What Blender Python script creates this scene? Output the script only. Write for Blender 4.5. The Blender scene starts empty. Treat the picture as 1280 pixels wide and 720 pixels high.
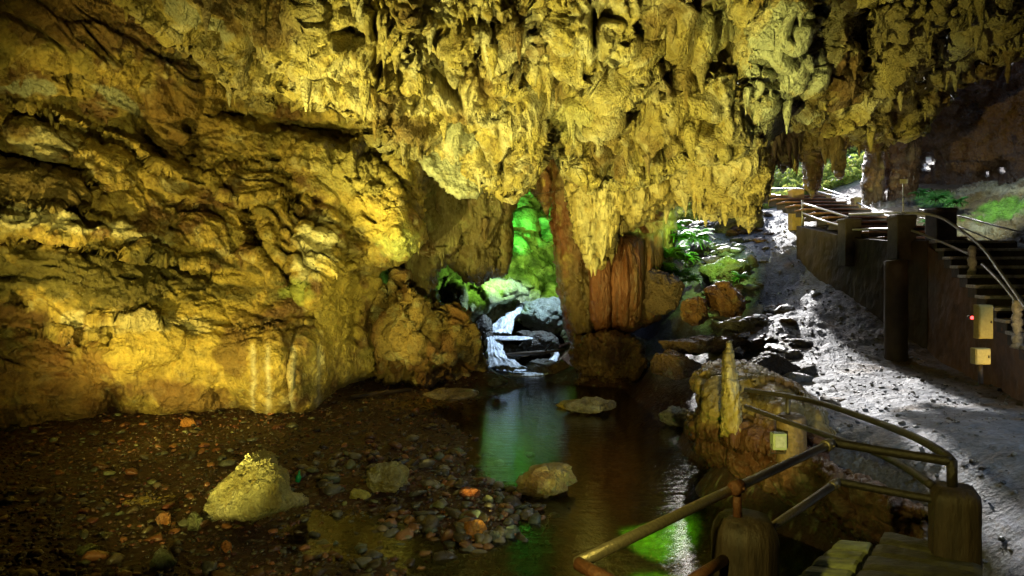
import bpy, math, random
import numpy as np
from mathutils import Vector

# ------------------------------------------------------------------ camera, sky, sun, exposure
H, HOR, F = 3.0, 330.0, 853.0          # eye height above the water, horizon row and focal length (photo pixels)
sc = bpy.context.scene
COL = sc.collection
cam_d = bpy.data.cameras.new('camera'); cam = bpy.data.objects.new('camera', cam_d); COL.objects.link(cam)
cam.location = (0, 0, H); cam.rotation_euler = (math.radians(90), 0, 0)
cam_d.sensor_width = 36; cam_d.lens = 36 * F / 1280
cam_d.shift_y = -(360 - HOR) / 1280
cam_d.clip_start = 0.05; cam_d.clip_end = 500
sc.camera = cam

SUN_EL, SUN_DX = 27.0, 0.17            # sun behind the cave mouth, a little to the right
world = bpy.data.worlds.new('World'); sc.world = world; world.use_nodes = True
wn = world.node_tree; wn.nodes.clear()
sky = wn.nodes.new('ShaderNodeTexSky'); sky.sky_type = 'NISHITA'; sky.sun_disc = False
sky.sun_elevation = math.radians(SUN_EL); sky.sun_rotation = math.atan2(SUN_DX, 1.0)
bg = wn.nodes.new('ShaderNodeBackground'); bg.inputs['Strength'].default_value = 0.15
wo = wn.nodes.new('ShaderNodeOutputWorld')
wn.links.new(sky.outputs[0], bg.inputs[0]); wn.links.new(bg.outputs[0], wo.inputs[0])

sd_ = bpy.data.lights.new('sun', 'SUN'); sd_.energy = 2.0; sd_.angle = math.radians(1.5); sd_.color = (1, .98, .96)
sun = bpy.data.objects.new('sun', sd_); COL.objects.link(sun)
t_ = math.tan(math.radians(SUN_EL)) * math.hypot(SUN_DX, 1)
sun.rotation_euler = Vector((-SUN_DX, -1, -t_)).to_track_quat('-Z', 'Y').to_euler()

vs = sc.view_settings
vs.view_transform = 'Standard'; vs.look = 'None'; vs.gamma = 1; vs.use_curve_mapping = False
vs.exposure = 1.9
sc.cycles.use_denoising = True
sc.cycles.max_bounces = 6; sc.cycles.diffuse_bounces = 1; sc.cycles.glossy_bounces = 3
sc.cycles.transparent_max_bounces = 10
sc.cycles.sample_clamp_indirect = 4.0
sc.cycles.use_light_tree = True

random.seed(7); RNG = np.random.default_rng(7)

def W(px, py, d):
    """the world point seen at a photo pixel, at a distance d in front of the camera"""
    return Vector(((px - 640) / F * d, d, H + (HOR - py) / F * d))
def G(px, py, z):
    """the world point at height z on the line of sight of a pixel below the horizon"""
    return W(px, py, (H - z) * F / (py - HOR))

def aim_lamp(name, loc, tgt, power, color, cone=60, blend=.6, size=.06):
    l = bpy.data.lights.new(name, 'SPOT'); l.energy = power * 1.22; l.color = color
    l.spot_size = math.radians(cone); l.spot_blend = blend; l.shadow_soft_size = size
    o = bpy.data.objects.new(name, l); COL.objects.link(o); o.location = loc
    o.rotation_euler = (Vector(tgt) - Vector(loc)).to_track_quat('-Z', 'Y').to_euler()
    return o
YEL = (1.0, .87, .21); AMB = (1.0, .66, .20); GRN = (.10, 1.0, .12); CLD = (.62, .80, 1.0)
# show-cave floodlights inferred from the lit rock, plus added fill spots; no housings
LAMPS = [
 # position, target, watts, colour, cone
 ((-3.0, 4.0, .75), (-5.2, 12.5, 3.3), 340, YEL, 62),   # left wall
 ((-6.7, 8.3, .5), (-5.4, 12.6, 3.3), 350, (1, .76, .16), 92),   # left wall, raking
 ((-5.3, 6.9, .12), (-.1, 12.5, 5.2), 1350, YEL, 62),   # ceiling from the left
 ((-.3, 6.1, .10), (1.9, 13.0, 4.9), 720, YEL, 58),    # hanging curtain from below
 ((.5, 6.1, .10), (-2.9, 14.4, 2.3), 430, YEL, 30),    # corner bulges and the jagged outcrop
 ((3.3, 10.1, 1.0), (4.7, 12.6, 5.2), 360, YEL, 104),   # right ceiling, behind the mound
 ((1.6, 4.6, 1.3), (2.8, 9.0, 1.2), 110, YEL, 36),       # stalagmite
 ((-.6, 2.6, 1.75), (-2.7, 7.6, .3), 60, YEL, 24),  # unseen spot added to brighten the wedge boulder
 ((-.2, 2.8, 1.6), (-.6, 8.5, .15), 60, YEL, 36),       # added fill to brighten the stones on the gravel
 ((-.3, 3.0, 1.6), (.95, 12.6, .1), 260, YEL, 13),        # added fill for the dim rocks in the pool
 ((-1.2, .8, 3.6), (2.5, 3.7, 1.65), 95, YEL, 52),      # added spot for the gold highlight on the bridge railing
]
for i, (p, t, w, c, cone) in enumerate(LAMPS):
    aim_lamp('yellow_beam', p, t, w, c, cone)
aim_lamp('green_beam', (-.42, 20.4, 3.0), (.5, 25, 6.2), 440, GRN, 60)
aim_lamp('green_beam', (2.6, 19.6, 4.2), (1.2, 24.5, 3.8), 130, (.55, 1, .12), 80)
aim_lamp('green_beam', (2.0, 5.0, 5.3), (1.84, 8.5, -.3), 6500, (.12, 1, .05), 9, 1)  # unseen overhead spot added for the green glow in the pool
aim_lamp('green_beam', (1.8, 5.0, 5.3), (1.66, 7.4, -.4), 8000, (.12, 1, .05), 8, 1)  # second added spot, nearer part of the pool glow

aim_lamp('green_beam', (-.5, 19.1, 3.3), (-1.0, 22, 2.0), 80, (.5, 1, .15), 90)
aim_lamp('cool_fill', (1.5, 19.3, 4.2), (.25, 20.6, .9), 330, CLD, 78, .4)  # hidden spot added to brighten the cascade in place of daylight
aim_lamp('green_beam', (4.6, 15.4, 4.7), (4.2, 17.6, 3.0), 420, (.55, 1, .18), 85)  # hidden green spot added to brighten the shaded ferns
aim_lamp('cool_fill', (7.2, 3.6, 5.2), (4.6, 6.4, 1.1), 170, CLD, 75, .8, .3)  # unseen fill added to stand in for daylight on the near path
aim_lamp('cool_fill', (9.2, 14.1, 5.3), (10.6, 16.4, 4.2), 110, (.85, 1, .8), 80)  # spot added to brighten the mossy bank, where the sun is blocked

# ------------------------------------------------------------------ noise in numpy
_r = np.random.default_rng(11)
PERM = np.tile(_r.permutation(4096), 3).astype(np.int32)
GR = _r.normal(size=(4096, 3)).astype(np.float32); GR /= np.linalg.norm(GR, axis=1)[:, None]
RV = _r.random((4096, 4)).astype(np.float32)
def _h(ix, iy, iz):
    return PERM[PERM[PERM[ix & 4095] + (iy & 4095)] + (iz & 4095)]
def perlin(p):
    p = np.asarray(p, np.float32); i = np.floor(p).astype(np.int32); f = p - i
    u = f * f * f * (f * (f * 6 - 15) + 10); r = 0
    for a in (0, 1):
        for b in (0, 1):
            for c in (0, 1):
                g = GR[_h(i[:, 0] + a, i[:, 1] + b, i[:, 2] + c)]
                d = g[:, 0] * (f[:, 0] - a) + g[:, 1] * (f[:, 1] - b) + g[:, 2] * (f[:, 2] - c)
                w = (u[:, 0] if a else 1 - u[:, 0]) * (u[:, 1] if b else 1 - u[:, 1]) * (u[:, 2] if c else 1 - u[:, 2])
                r = r + d * w
    return r * 1.5
def fbm(p, o=4, g=.5, l=2.03):
    r = 0; a = 1; s = 0
    for k in range(o):
        r = r + a * perlin(p + 13.7 * k); s += a; a *= g; p = p * l
    return r / s
def ridged(p, o=4, g=.5):
    r = 0; a = 1; s = 0
    for k in range(o):
        r = r + a * (1 - np.abs(perlin(p + 7.3 * k)) * 2); s += a; a *= g; p = p * 2.07
    return r / s
def cells(p):
    """nearest cell: F1, F2, offset from its centre, its random numbers"""
    p = np.asarray(p, np.float32); i = np.floor(p).astype(np.int32); f = p - i
    n = len(p); F1 = np.full(n, 9., np.float32); F2 = F1.copy(); off = np.zeros((n, 3), np.float32); hid = np.zeros(n, np.int32)
    for a in (-1, 0, 1):
        for b in (-1, 0, 1):
            for c in (-1, 0, 1):
                h = _h(i[:, 0] + a, i[:, 1] + b, i[:, 2] + c); v = RV[h]
                o = np.stack([f[:, 0] - a - v[:, 0], f[:, 1] - b - v[:, 1], f[:, 2] - c - v[:, 2]], 1)
                d = np.einsum('ij,ij->i', o, o)
                m = d < F1
                F2 = np.where(m, F1, np.minimum(F2, d)); F1 = np.where(m, d, F1)
                off[m] = o[m]; hid[m] = h[m]
    return np.sqrt(F1), np.sqrt(F2), off, hid
def knob(p):
    F1 = cells(p)[0]
    return np.sqrt(np.clip(1 - F1 * F1, 0, 1))
def hang(p):
    """lumps that hang: rounded, thicker low down, with dark clefts between them"""
    F1, F2, off, hid = cells(p)
    return np.sqrt(np.clip(1 - F1 * F1, 0, 1)) - .45 * np.exp(-((F2 - F1) / .10) ** 2) + .45 * np.clip(-off[:, 2] + .1, -.4, .6) + (RV[hid, 3] - .5) * .5
def facet(p):
    F1, F2, off, hid = cells(p)
    return np.einsum('ij,ij->i', off, GR[hid]) + (RV[hid, 3] - .5) * .5 - .22 * np.exp(-((F2 - F1) / .06) ** 2)
def sstep(x, a, b):
    t = np.clip((x - a) / (b - a), 0, 1); return t * t * (3 - 2 * t)
def vec(*a): return np.array(a, np.float32)

# ------------------------------------------------------------------ mesh building
def mesh_obj(name, V, Fc, mat, parent=None, C=None, smooth=True, UVd=None):
    V = np.asarray(V, np.float32); me = bpy.data.meshes.new(name)
    Fl = [np.asarray(f, np.int32) for f in (Fc if isinstance(Fc, list) and len(Fc) and hasattr(Fc[0], 'shape') and Fc[0].ndim == 2 else [Fc])]
    tot = np.concatenate([np.full(len(f), f.shape[1], np.int32) for f in Fl]); idx = np.concatenate([f.ravel() for f in Fl])
    me.vertices.add(len(V)); me.vertices.foreach_set('co', V.ravel())
    me.loops.add(len(idx)); me.loops.foreach_set('vertex_index', idx)
    me.polygons.add(len(tot)); st = np.concatenate([[0], np.cumsum(tot)[:-1]]).astype(np.int32)
    me.polygons.foreach_set('loop_start', st); me.polygons.foreach_set('loop_total', tot)
    me.polygons.foreach_set('use_smooth', np.full(len(tot), smooth))
    if C is not None:
        at = me.color_attributes.new('Col', 'FLOAT_COLOR', 'POINT')
        C4 = np.ones((len(V), 4), np.float32); C4[:, :3] = C; at.data.foreach_set('color', C4.ravel())
    me.update(); me.validate()
    o = bpy.data.objects.new(name, me); COL.objects.link(o)
    if mat: me.materials.append(mat)
    if parent: o.parent = parent
    return o
def tag(o, label=None, cat=None, group=None, kind=None):
    if label: o['label'] = label
    if cat: o['category'] = cat
    if group: o['group'] = group
    if kind: o['kind'] = kind
    return o
def empty(name, loc=(0, 0, 0)):
    o = bpy.data.objects.new(name, None); COL.objects.link(o); o.location = loc; o.empty_display_size = .1
    return o
def child(o, root):
    """parent o to root without moving it"""
    o.parent = root; o.matrix_parent_inverse.identity(); o.location = o.location - root.location; return o

class MB:
    """collects pieces of geometry into one mesh"""
    def __init__(s): s.V = []; s.T = []; s.Q = []; s.n = 0; s.C = []
    def add(s, V, Q=None, T=None, C=None):
        V = np.asarray(V, np.float32)
        if Q is not None and len(Q): s.Q.append(np.asarray(Q, np.int32) + s.n)
        if T is not None and len(T): s.T.append(np.asarray(T, np.int32) + s.n)
        s.V.append(V); s.n += len(V)
        if C is not None: s.C.append(np.broadcast_to(np.asarray(C, np.float32), (len(V), 3)))
    def tube(s, pts, r, n=10, wob=0, close=True, C=None):
        P = np.array([tuple(p) for p in pts], float); m = len(P)
        r = np.broadcast_to(np.asarray(r, float), (m,))
        T = np.gradient(P, axis=0); T /= np.linalg.norm(T, axis=1)[:, None] + 1e-9
        ref = np.array([0, 0, 1.]) if abs(T[0, 2]) < .9 else np.array([1., 0, 0])
        rings = []
        for i in range(m):
            a = np.cross(T[i], ref); a /= np.linalg.norm(a) + 1e-9; b = np.cross(T[i], a); ref = np.cross(a, T[i])
            th = np.arange(n) / n * 2 * np.pi
            rr = r[i] * (1 + wob * RNG.normal(size=n))
            rings.append(P[i] + (np.cos(th) * rr)[:, None] * a + (np.sin(th) * rr)[:, None] * b)
        V = np.concatenate(rings); i0 = np.arange(m - 1)[:, None] * n; j = np.arange(n)[None]; j2 = (j + 1) % n
        Q = np.stack([i0 + j, i0 + j2, i0 + n + j2, i0 + n + j], -1).reshape(-1, 4); Tt = None
        if close:
            V = np.concatenate([V, P[:1], P[-1:]]); k = np.arange(n); k2 = (k + 1) % n
            Tt = np.concatenate([np.stack([np.full(n, m * n), k2, k], 1), np.stack([np.full(n, m * n + 1), (m - 1) * n + k, (m - 1) * n + k2], 1)])
        s.add(V, Q, Tt, C)
    def prism(s, quad, z0, z1, rough=0, C=None):
        """upright block over a four cornered plan; z0, z1 numbers or four each"""
        z0 = np.broadcast_to(np.asarray(z0, float), (4,)); z1 = np.broadcast_to(np.asarray(z1, float), (4,))
        V = [(q[0], q[1], z) for q, z in zip(quad, z0)] + [(q[0], q[1], z) for q, z in zip(quad, z1)]
        s.add(V, [(3, 2, 1, 0), (4, 5, 6, 7), (0, 1, 5, 4), (1, 2, 6, 5), (2, 3, 7, 6), (3, 0, 4, 7)], None, C)
    def box(s, c, size, rz=0, C=None):
        ca, sa = math.cos(rz), math.sin(rz); hx, hy, hz = [v / 2 for v in size]
        q = [(c[0] + ca * x - sa * y, c[1] + sa * x + ca * y) for x, y in ((-hx, -hy), (hx, -hy), (hx, hy), (-hx, hy))]
        s.prism(q, c[2] - hz, c[2] + hz, C=C)
    def build(s, name, mat, parent=None, smooth=True, bevel=0):
        V = np.concatenate(s.V); Fs = []
        if s.Q: Fs.append(np.concatenate(s.Q))
        if s.T: Fs.append(np.concatenate(s.T))
        o = mesh_obj(name, V, Fs, mat, None, np.concatenate(s.C) if s.C else None, smooth)
        if bevel:
            m = o.modifiers.new('bevel', 'BEVEL'); m.width = bevel; m.segments = 2; m.limit_method = 'ANGLE'
        if parent: o.parent = parent
        return o

def tps(ctrl, X, Y, reg=1e-3):
    c = np.array(ctrl, float); s = 100.0
    x, y = c[:, 0] / s, c[:, 1] / s; n = len(c)
    def U(r2): return np.where(r2 > 1e-12, r2 * np.log(np.maximum(r2, 1e-12)), 0)
    K = U((x[:, None] - x) ** 2 + (y[:, None] - y) ** 2) + reg * np.eye(n)
    Pm = np.stack([np.ones(n), x, y], 1); A = np.zeros((n + 3, n + 3)); A[:n, :n] = K; A[:n, n:] = Pm; A[n:, :n] = Pm.T
    w = np.linalg.solve(A, np.concatenate([c[:, 2], np.zeros(3)]))
    out = w[n] + w[n + 1] * X / s + w[n + 2] * Y / s
    for i in range(n): out = out + w[i] * U((X / s - x[i]) ** 2 + (Y / s - y[i]) ** 2)
    return out
def seg_dist(X, Y, pl, closed=False):
    """distance to a polyline, and signed side (positive: below/right of it)"""
    best = np.full(X.shape, 1e9); side = np.zeros(X.shape)
    pts = list(pl) + ([pl[0]] if closed else [])
    for (x0, y0), (x1, y1) in zip(pts[:-1], pts[1:]):
        dx, dy = x1 - x0, y1 - y0; L = dx * dx + dy * dy + 1e-9
        t = np.clip(((X - x0) * dx + (Y - y0) * dy) / L, 0, 1)
        d = np.hypot(X - x0 - t * dx, Y - y0 - t * dy); m = d < best
        best = np.where(m, d, best); side = np.where(m, dx * (Y - y0) - dy * (X - x0), side)
    return best, np.sign(side)
def inside(X, Y, poly):
    r = np.zeros(X.shape, bool); n = len(poly)
    for i in range(n):
        x0, y0 = poly[i]; x1, y1 = poly[(i + 1) % n]
        if y0 == y1: continue
        c = ((Y < y0) != (Y < y1)) & (X < (x1 - x0) * (Y - y0) / (y1 - y0) + x0); r ^= c
    return r

def drips(mb, P, Nn, C, prob, lmin, lmax, rad=.22, fine=1.0):
    """small stalactites hanging from the points of a surface that look down"""
    pick = (Nn[:, 2] < .1) & (RNG.random(len(P)) < prob)
    for i in np.nonzero(pick)[0]:
        L = lmin + (lmax - lmin) * RNG.random() ** 3.2; r = L * rad * (.6 + .8 * RNG.random()) + .012
        m = 5; t = np.linspace(0, 1, m); base = P[i] - Nn[i] * r * .9 + np.array([0, 0, r * .8])
        rr = r * (1 - t ** 1.3) * (1 + .18 * RNG.normal(size=m)); rr[-1] = r * .08
        lean = RNG.normal(size=2) * .05
        pts = [(base[0] + lean[0] * L * q, base[1] + lean[1] * L * q, base[2] - (L + r) * q) for q in t]
        mb.tube(pts, np.abs(rr) + .003, 6, .1, True, C[i])

def relief(name, poly, ctrl, mat, step=2.0, w=30, R=.8, bumps=(), creases=(), ledges=(), disp=None, color=None,
           jit=5, jf=1.6, thick=0, holes=(), drip=None, parent=None, reg=1e-3, cj=6):
    """a rock mass: its outline, the distance of points on its face, a rounded edge, then relief in the rock's own space"""
    poly = [(float(a), float(b)) for a, b in poly]; xs = [p[0] for p in poly]; ys = [p[1] for p in poly]
    gx = np.arange(min(xs) - 8, max(xs) + 8, step); gy = np.arange(min(ys) - 8, max(ys) + 8, step)
    X, Y = np.meshgrid(gx, gy); shp = X.shape
    D = tps(ctrl, X, Y, reg)
    Pj = np.stack([X.ravel() / 24 * jf, Y.ravel() / 24 * jf, np.full(X.size, hash_name(name))], 1)
    dist, _ = seg_dist(X, Y, poly, True)
    sdv = np.where(inside(X, Y, poly), dist, -dist) + (jit * fbm(Pj, 3, .6) * 2.2).reshape(shp) - jit * .3
    for (hx, hy, hr) in holes:
        sdv = np.minimum(sdv, np.hypot(X - hx, Y - hy) * (1 + .3 * perlin(np.stack([X.ravel() / 6, Y.ravel() / 6, 0 * X.ravel()], 1)).reshape(shp)) - hr)
    ins = sdv > 0
    t = np.clip((sdv - step) / w, 0, 1); s = np.sqrt(1 - (1 - t) ** 2)
    off = R * (1 - s)
    for (bx, by, rx, ry, ang, h) in bumps:
        a = math.radians(ang); u = (X - bx) * math.cos(a) + (Y - by) * math.sin(a); v = -(X - bx) * math.sin(a) + (Y - by) * math.cos(a)
        q = (u / rx) ** 2 + (v / ry) ** 2
        off = off - h * np.sqrt(np.clip(1 - q, 0, 1)) * np.where(q < 1, 1, 0)
    jx = (cj * perlin(Pj * 1.3)).reshape(shp)
    for (pl, cw, dp) in creases:
        dd, _ = seg_dist(X + jx, Y + jx, pl); off = off + dp * np.exp(-(dd / cw) ** 2)
    for (pl, cw, dp) in ledges:
        dd, sg = seg_dist(X + jx, Y + jx, pl); e = np.where(sg > 0, np.exp(-dd / cw) * sstep(dd, 0, 2.5), 0)
        off = off + dp * e - .25 * dp * np.where(sg <= 0, np.exp(-(dd / (cw * .7)) ** 2), np.exp(-(dd / 4) ** 2))
    DD = D + off
    def pos(Dm): return np.stack([(X - 640) / F * Dm, Dm, H + (HOR - Y) / F * Dm], -1)
    P = pos(DD)
    def normals(P):
        du = np.gradient(P, axis=1); dv = np.gradient(P, axis=0); n = np.cross(du, dv); n /= np.linalg.norm(n, axis=-1)[..., None] + 1e-9
        ray = P - np.array([0, 0, H]); sgn = np.sign((n * ray).sum(-1)); n *= -np.where(sgn == 0, 1, sgn)[..., None]; return n
    N = normals(pos(D + off)); Nc = N
    flat = P.reshape(-1, 3)
    use = ins | np.roll(ins, 1, 0) | np.roll(ins, -1, 0) | np.roll(ins, 1, 1) | np.roll(ins, -1, 1); ui = np.nonzero(use.ravel())[0]
    dsp = np.zeros(X.size); dsp[ui] = disp(flat[ui], X.ravel()[ui], Y.ravel()[ui])
    Ray = P - np.array([0, 0, H]); Ray = Ray / np.linalg.norm(Ray, axis=-1)[..., None]; Nd = N - .7 * Ray; Nd /= np.linalg.norm(Nd, axis=-1)[..., None]
    P = P + Nd * (dsp.reshape(shp) * (.35 + .65 * t))[..., None]
    N2 = normals(P)
    Cc = np.zeros((X.size, 3), np.float32); Cc[ui] = color(P.reshape(-1, 3)[ui], X.ravel()[ui], Y.ravel()[ui], N2.reshape(-1, 3)[ui], dsp[ui])
    fc = ins[:-1, :-1] & ins[1:, :-1] & ins[:-1, 1:] & ins[1:, 1:]
    idx = np.arange(X.size).reshape(shp)
    a, b, c, d = idx[:-1, :-1][fc], idx[:-1, 1:][fc], idx[1:, 1:][fc], idx[1:, :-1][fc]
    Q = np.stack([a, d, c, b], 1)
    V = P.reshape(-1, 3)
    if thick > 0:
        # boundary vertices are shared between the front and the back
        cnt = np.zeros(X.size, int); np.add.at(cnt, Q.ravel(), 1); bnd = (cnt > 0) & (cnt < 4)
        Pb = pos(D + R + thick * s + .25 * thick * fbm(flat * 1.3, 3).reshape(shp) * s)
        Vb = Pb.reshape(-1, 3); mp = np.where(bnd, np.arange(X.size), np.arange(X.size) + X.size)
        Q = np.concatenate([Q, mp[Q][:, ::-1]]); V = np.concatenate([V, Vb]); Cc = np.concatenate([Cc, Cc])
    usedv = np.unique(Q); rem = np.zeros(len(V), np.int64); rem[usedv] = np.arange(len(usedv))
    mb = MB(); mb.add(V[usedv], rem[Q], None, Cc[usedv])
    if drip:
        fr = usedv[usedv < X.size]; Pf, Nf, Cf = V[fr], N2.reshape(-1, 3)[fr], Cc[fr]
        dd = dict(drip); msk = dd.pop('where', None); 
        if msk is not None:
            k = msk(X.ravel()[fr], Y.ravel()[fr]); Pf, Nf, Cf = Pf[k], Nf[k], Cf[k]
        drips(mb, Pf, Nf, Cf, **dd)
    return mb.build(name, mat, parent)
def hash_name(n): return (sum(ord(c) * (i + 3) for i, c in enumerate(n)) % 97) * 1.37

# ------------------------------------------------------------------ materials
def nt(mat):
    mat.use_nodes = True; t = mat.node_tree; t.nodes.clear(); return t
def N_(t, kind, **kw):
    n = t.nodes.new(kind)
    for k, v in kw.items():
        if k in n.inputs: n.inputs[k].default_value = v
        else: setattr(n, k, v)
    return n
def rock_mat(name, rough=.55, bump=.5, scale=9.0, vstretch=1.0, var=.35, spec=.5, wet=.25, basec=None, tint2=None):
    m = bpy.data.materials.new(name); t = nt(m); L = t.links.new
    out = N_(t, 'ShaderNodeOutputMaterial'); b = N_(t, 'ShaderNodeBsdfPrincipled'); L(b.outputs[0], out.inputs[0])
    tc = N_(t, 'ShaderNodeNewGeometry'); mp = N_(t, 'ShaderNodeMapping'); mp.inputs['Scale'].default_value = (1, 1, vstretch)
    L(tc.outputs['Position'], mp.inputs['Vector'])
    n1 = N_(t, 'ShaderNodeTexNoise', Scale=scale, Detail=9.0, Roughness=.68); L(mp.outputs[0], n1.inputs['Vector'])
    n2 = N_(t, 'ShaderNodeTexNoise', Scale=scale * .23, Detail=6.0, Roughness=.6, Distortion=.6); L(mp.outputs[0], n2.inputs['Vector'])
    n3 = N_(t, 'ShaderNodeTexVoronoi', Scale=scale * 1.7); L(mp.outputs[0], n3.inputs['Vector'])
    if basec is None:
        at = N_(t, 'ShaderNodeVertexColor'); at.layer_name = 'Col'; base = at.outputs[0]
    else:
        rgb = N_(t, 'ShaderNodeRGB'); rgb.outputs[0].default_value = (*basec, 1); base = rgb.outputs[0]
    r1 = N_(t, 'ShaderNodeMapRange'); r1.inputs['From Min'].default_value = .3; r1.inputs['From Max'].default_value = .7
    r1.inputs['To Min'].default_value = 1 - var; r1.inputs['To Max'].default_value = 1 + var; L(n1.outputs[0], r1.inputs[0])
    r2 = N_(t, 'ShaderNodeMapRange'); r2.inputs['From Min'].default_value = .3; r2.inputs['From Max'].default_value = .7
    r2.inputs['To Min'].default_value = 1 - var; r2.inputs['To Max'].default_value = 1 + var * .8; L(n2.outputs[0], r2.inputs[0])
    mu = N_(t, 'ShaderNodeMath', operation='MULTIPLY'); L(r1.outputs[0], mu.inputs[0]); L(r2.outputs[0], mu.inputs[1])
    vm = N_(t, 'ShaderNodeVectorMath', operation='SCALE'); L(base, vm.inputs[0]); L(mu.outputs[0], vm.inputs['Scale'])
    # iron and algae stains of their own shape
    n4 = N_(t, 'ShaderNodeTexNoise', Scale=scale * .5, Detail=5.0, Roughness=.7, Distortion=1.2); L(mp.outputs[0], n4.inputs['Vector'])
    r4 = N_(t, 'ShaderNodeMapRange'); r4.inputs['From Min'].default_value = .52; r4.inputs['From Max'].default_value = .68
    r4.inputs['To Max'].default_value = .85; L(n4.outputs[0], r4.inputs[0])
    mx = N_(t, 'ShaderNodeMix', data_type='RGBA', blend_type='MULTIPLY'); mx.inputs[7].default_value = (*(tint2 or (.72, .60, .36)), 1)
    L(r4.outputs[0], mx.inputs[0]); L(vm.outputs[0], mx.inputs[6])
    L(mx.outputs[2], b.inputs['Base Color'])
    rr = N_(t, 'ShaderNodeMapRange'); rr.inputs['To Min'].default_value = rough - wet; rr.inputs['To Max'].default_value = rough + wet * .8
    rr.inputs['From Min'].default_value = .35; rr.inputs['From Max'].default_value = .65
    L(n2.outputs[0], rr.inputs[0]); L(rr.outputs[0], b.inputs['Roughness'])
    b.inputs['Specular IOR Level'].default_value = spec
    ad = N_(t, 'ShaderNodeMath', operation='MULTIPLY_ADD'); ad.inputs[1].default_value = .35; L(n3.outputs['Distance'], ad.inputs[0]); L(n1.outputs[0], ad.inputs[2])
    bp = N_(t, 'ShaderNodeBump'); bp.inputs['Strength'].default_value = bump; bp.inputs['Distance'].default_value = .10
    L(ad.outputs[0], bp.inputs['Height']); L(bp.outputs[0], b.inputs['Normal'])
    return m
def plain_mat(name, c, rough=.5, metal=0, bump=0, scale=30, var=.25, emit=None, spec=.5, vs=(1, 1, 1)):
    m = bpy.data.materials.new(name); t = nt(m); L = t.links.new
    out = N_(t, 'ShaderNodeOutputMaterial'); b = N_(t, 'ShaderNodeBsdfPrincipled'); L(b.outputs[0], out.inputs[0])
    b.inputs['Roughness'].default_value = rough; b.inputs['Metallic'].default_value = metal; b.inputs['Specular IOR Level'].default_value = spec
    g = N_(t, 'ShaderNodeNewGeometry'); mp = N_(t, 'ShaderNodeMapping'); mp.inputs['Scale'].default_value = vs; L(g.outputs['Position'], mp.inputs['Vector'])
    n = N_(t, 'ShaderNodeTexNoise', Scale=scale, Detail=6.0, Roughness=.65); L(mp.outputs[0], n.inputs['Vector'])
    cr = N_(t, 'ShaderNodeMapRange'); cr.inputs['From Min'].default_value = .3; cr.inputs['From Max'].default_value = .7
    cr.inputs['To Min'].default_value = 1 - var; cr.inputs['To Max'].default_value = 1 + var; L(n.outputs[0], cr.inputs[0])
    vm = N_(t, 'ShaderNodeVectorMath', operation='SCALE'); vm.inputs[0].default_value = c; L(cr.outputs[0], vm.inputs['Scale']); L(vm.outputs[0], b.inputs['Base Color'])
    if bump:
        bp = N_(t, 'ShaderNodeBump'); bp.inputs['Strength'].default_value = bump; bp.inputs['Distance'].default_value = .02
        L(n.outputs[0], bp.inputs['Height']); L(bp.outputs[0], b.inputs['Normal'])
    if emit:
        b.inputs['Emission Color'].default_value = (*emit[0], 1); b.inputs['Emission Strength'].default_value = emit[1]
    return m
M_wall = rock_mat('limestone_wall', .48, .9, 9, 1.0)
M_ceil = rock_mat('limestone_knobbly', .5, 1.0, 12, .8, var=.3)
M_flow = rock_mat('flowstone_ribbed', .42, .8, 11, .3)
M_bank = rock_mat('bank_rock', .42, .8, 9, 1.0, var=.45, wet=.3)
M_dirt = rock_mat('wet_ground', .62, .5, 14, 1.0, var=.5, wet=.15, spec=.38, tint2=(.9, .7, .5))
M_pebble = rock_mat('pebbles', .35, .25, 22, 1.0, var=.25, wet=.15)
M_boulder = rock_mat('boulder_stone', .5, 1.0, 16, 1.0, var=.35)

# ------------------------------------------------------------------ colours of the rock (albedo)
CREAM, OCHRE, BROWN, RED, GREY, OLIVE, GOLD = vec(.60, .56, .36), vec(.44, .34, .10), vec(.15, .085, .035), vec(.17, .06, .025), vec(.40, .43, .34), vec(.17, .16, .05), vec(.50, .39, .10)
def mixc(a, b, f):
    f = np.clip(f, 0, 1)[:, None]; return a * (1 - f) + b * f
def patches(C, px, py, P, lst):
    q = fbm(P * 2.2, 4, .6) * .9
    for (x, y, rx, ry, ang, c, s) in lst:
        a = math.radians(ang); u = (px - x) * math.cos(a) + (py - y) * math.sin(a); v = -(px - x) * math.sin(a) + (py - y) * math.cos(a)
        f = s * sstep(1 - np.sqrt((u / rx) ** 2 + (v / ry) ** 2) + q, -.05, .3)
        C = mixc(C, c, f)
    return C

def dz(P, sx, sz): return P * vec(sx, sx, sz)
def warp(P, a, s): return P + a * np.stack([perlin(P * s), perlin(P * s + 31.1), perlin(P * s + 57.7)], 1)

# ------------------------------------------------------------------ ground
GZ = [  # photo pixel, height of the ground there
 (0, 545, .10), (130, 525, .10), (300, 512, .10), (400, 500, .14), (470, 478, .20), (560, 482, .18), (600, 492, .06),
 (0, 620, .04), (60, 700, .06), (200, 560, .08), (200, 620, .0), (250, 690, .07), (330, 600, .08), (420, 560, .10), (430, 600, .09), (440, 670, -.06), (540, 690, -.05),
 (500, 530, .09), (560, 560, .05), (560, 610, .08), (600, 660, .05), (640, 620, .0), (690, 640, -.12), (350, 700, .02), (480, 715, .02),
 (630, 480, -.2), (700, 500, -.28), (780, 500, -.15), (620, 560, -.10), (720, 560, -.35), (820, 560, -.35), (760, 660, -.4), (860, 620, -.45), (620, 715, -.12),
 (640, 460, -.1), (700, 462, -.1), (640, 430, .15), (690, 430, .2), (600, 455, .5),
 (820, 478, .12), (860, 500, .25), (800, 450, .35), (850, 450, .60), (900, 450, .75),
]
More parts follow.
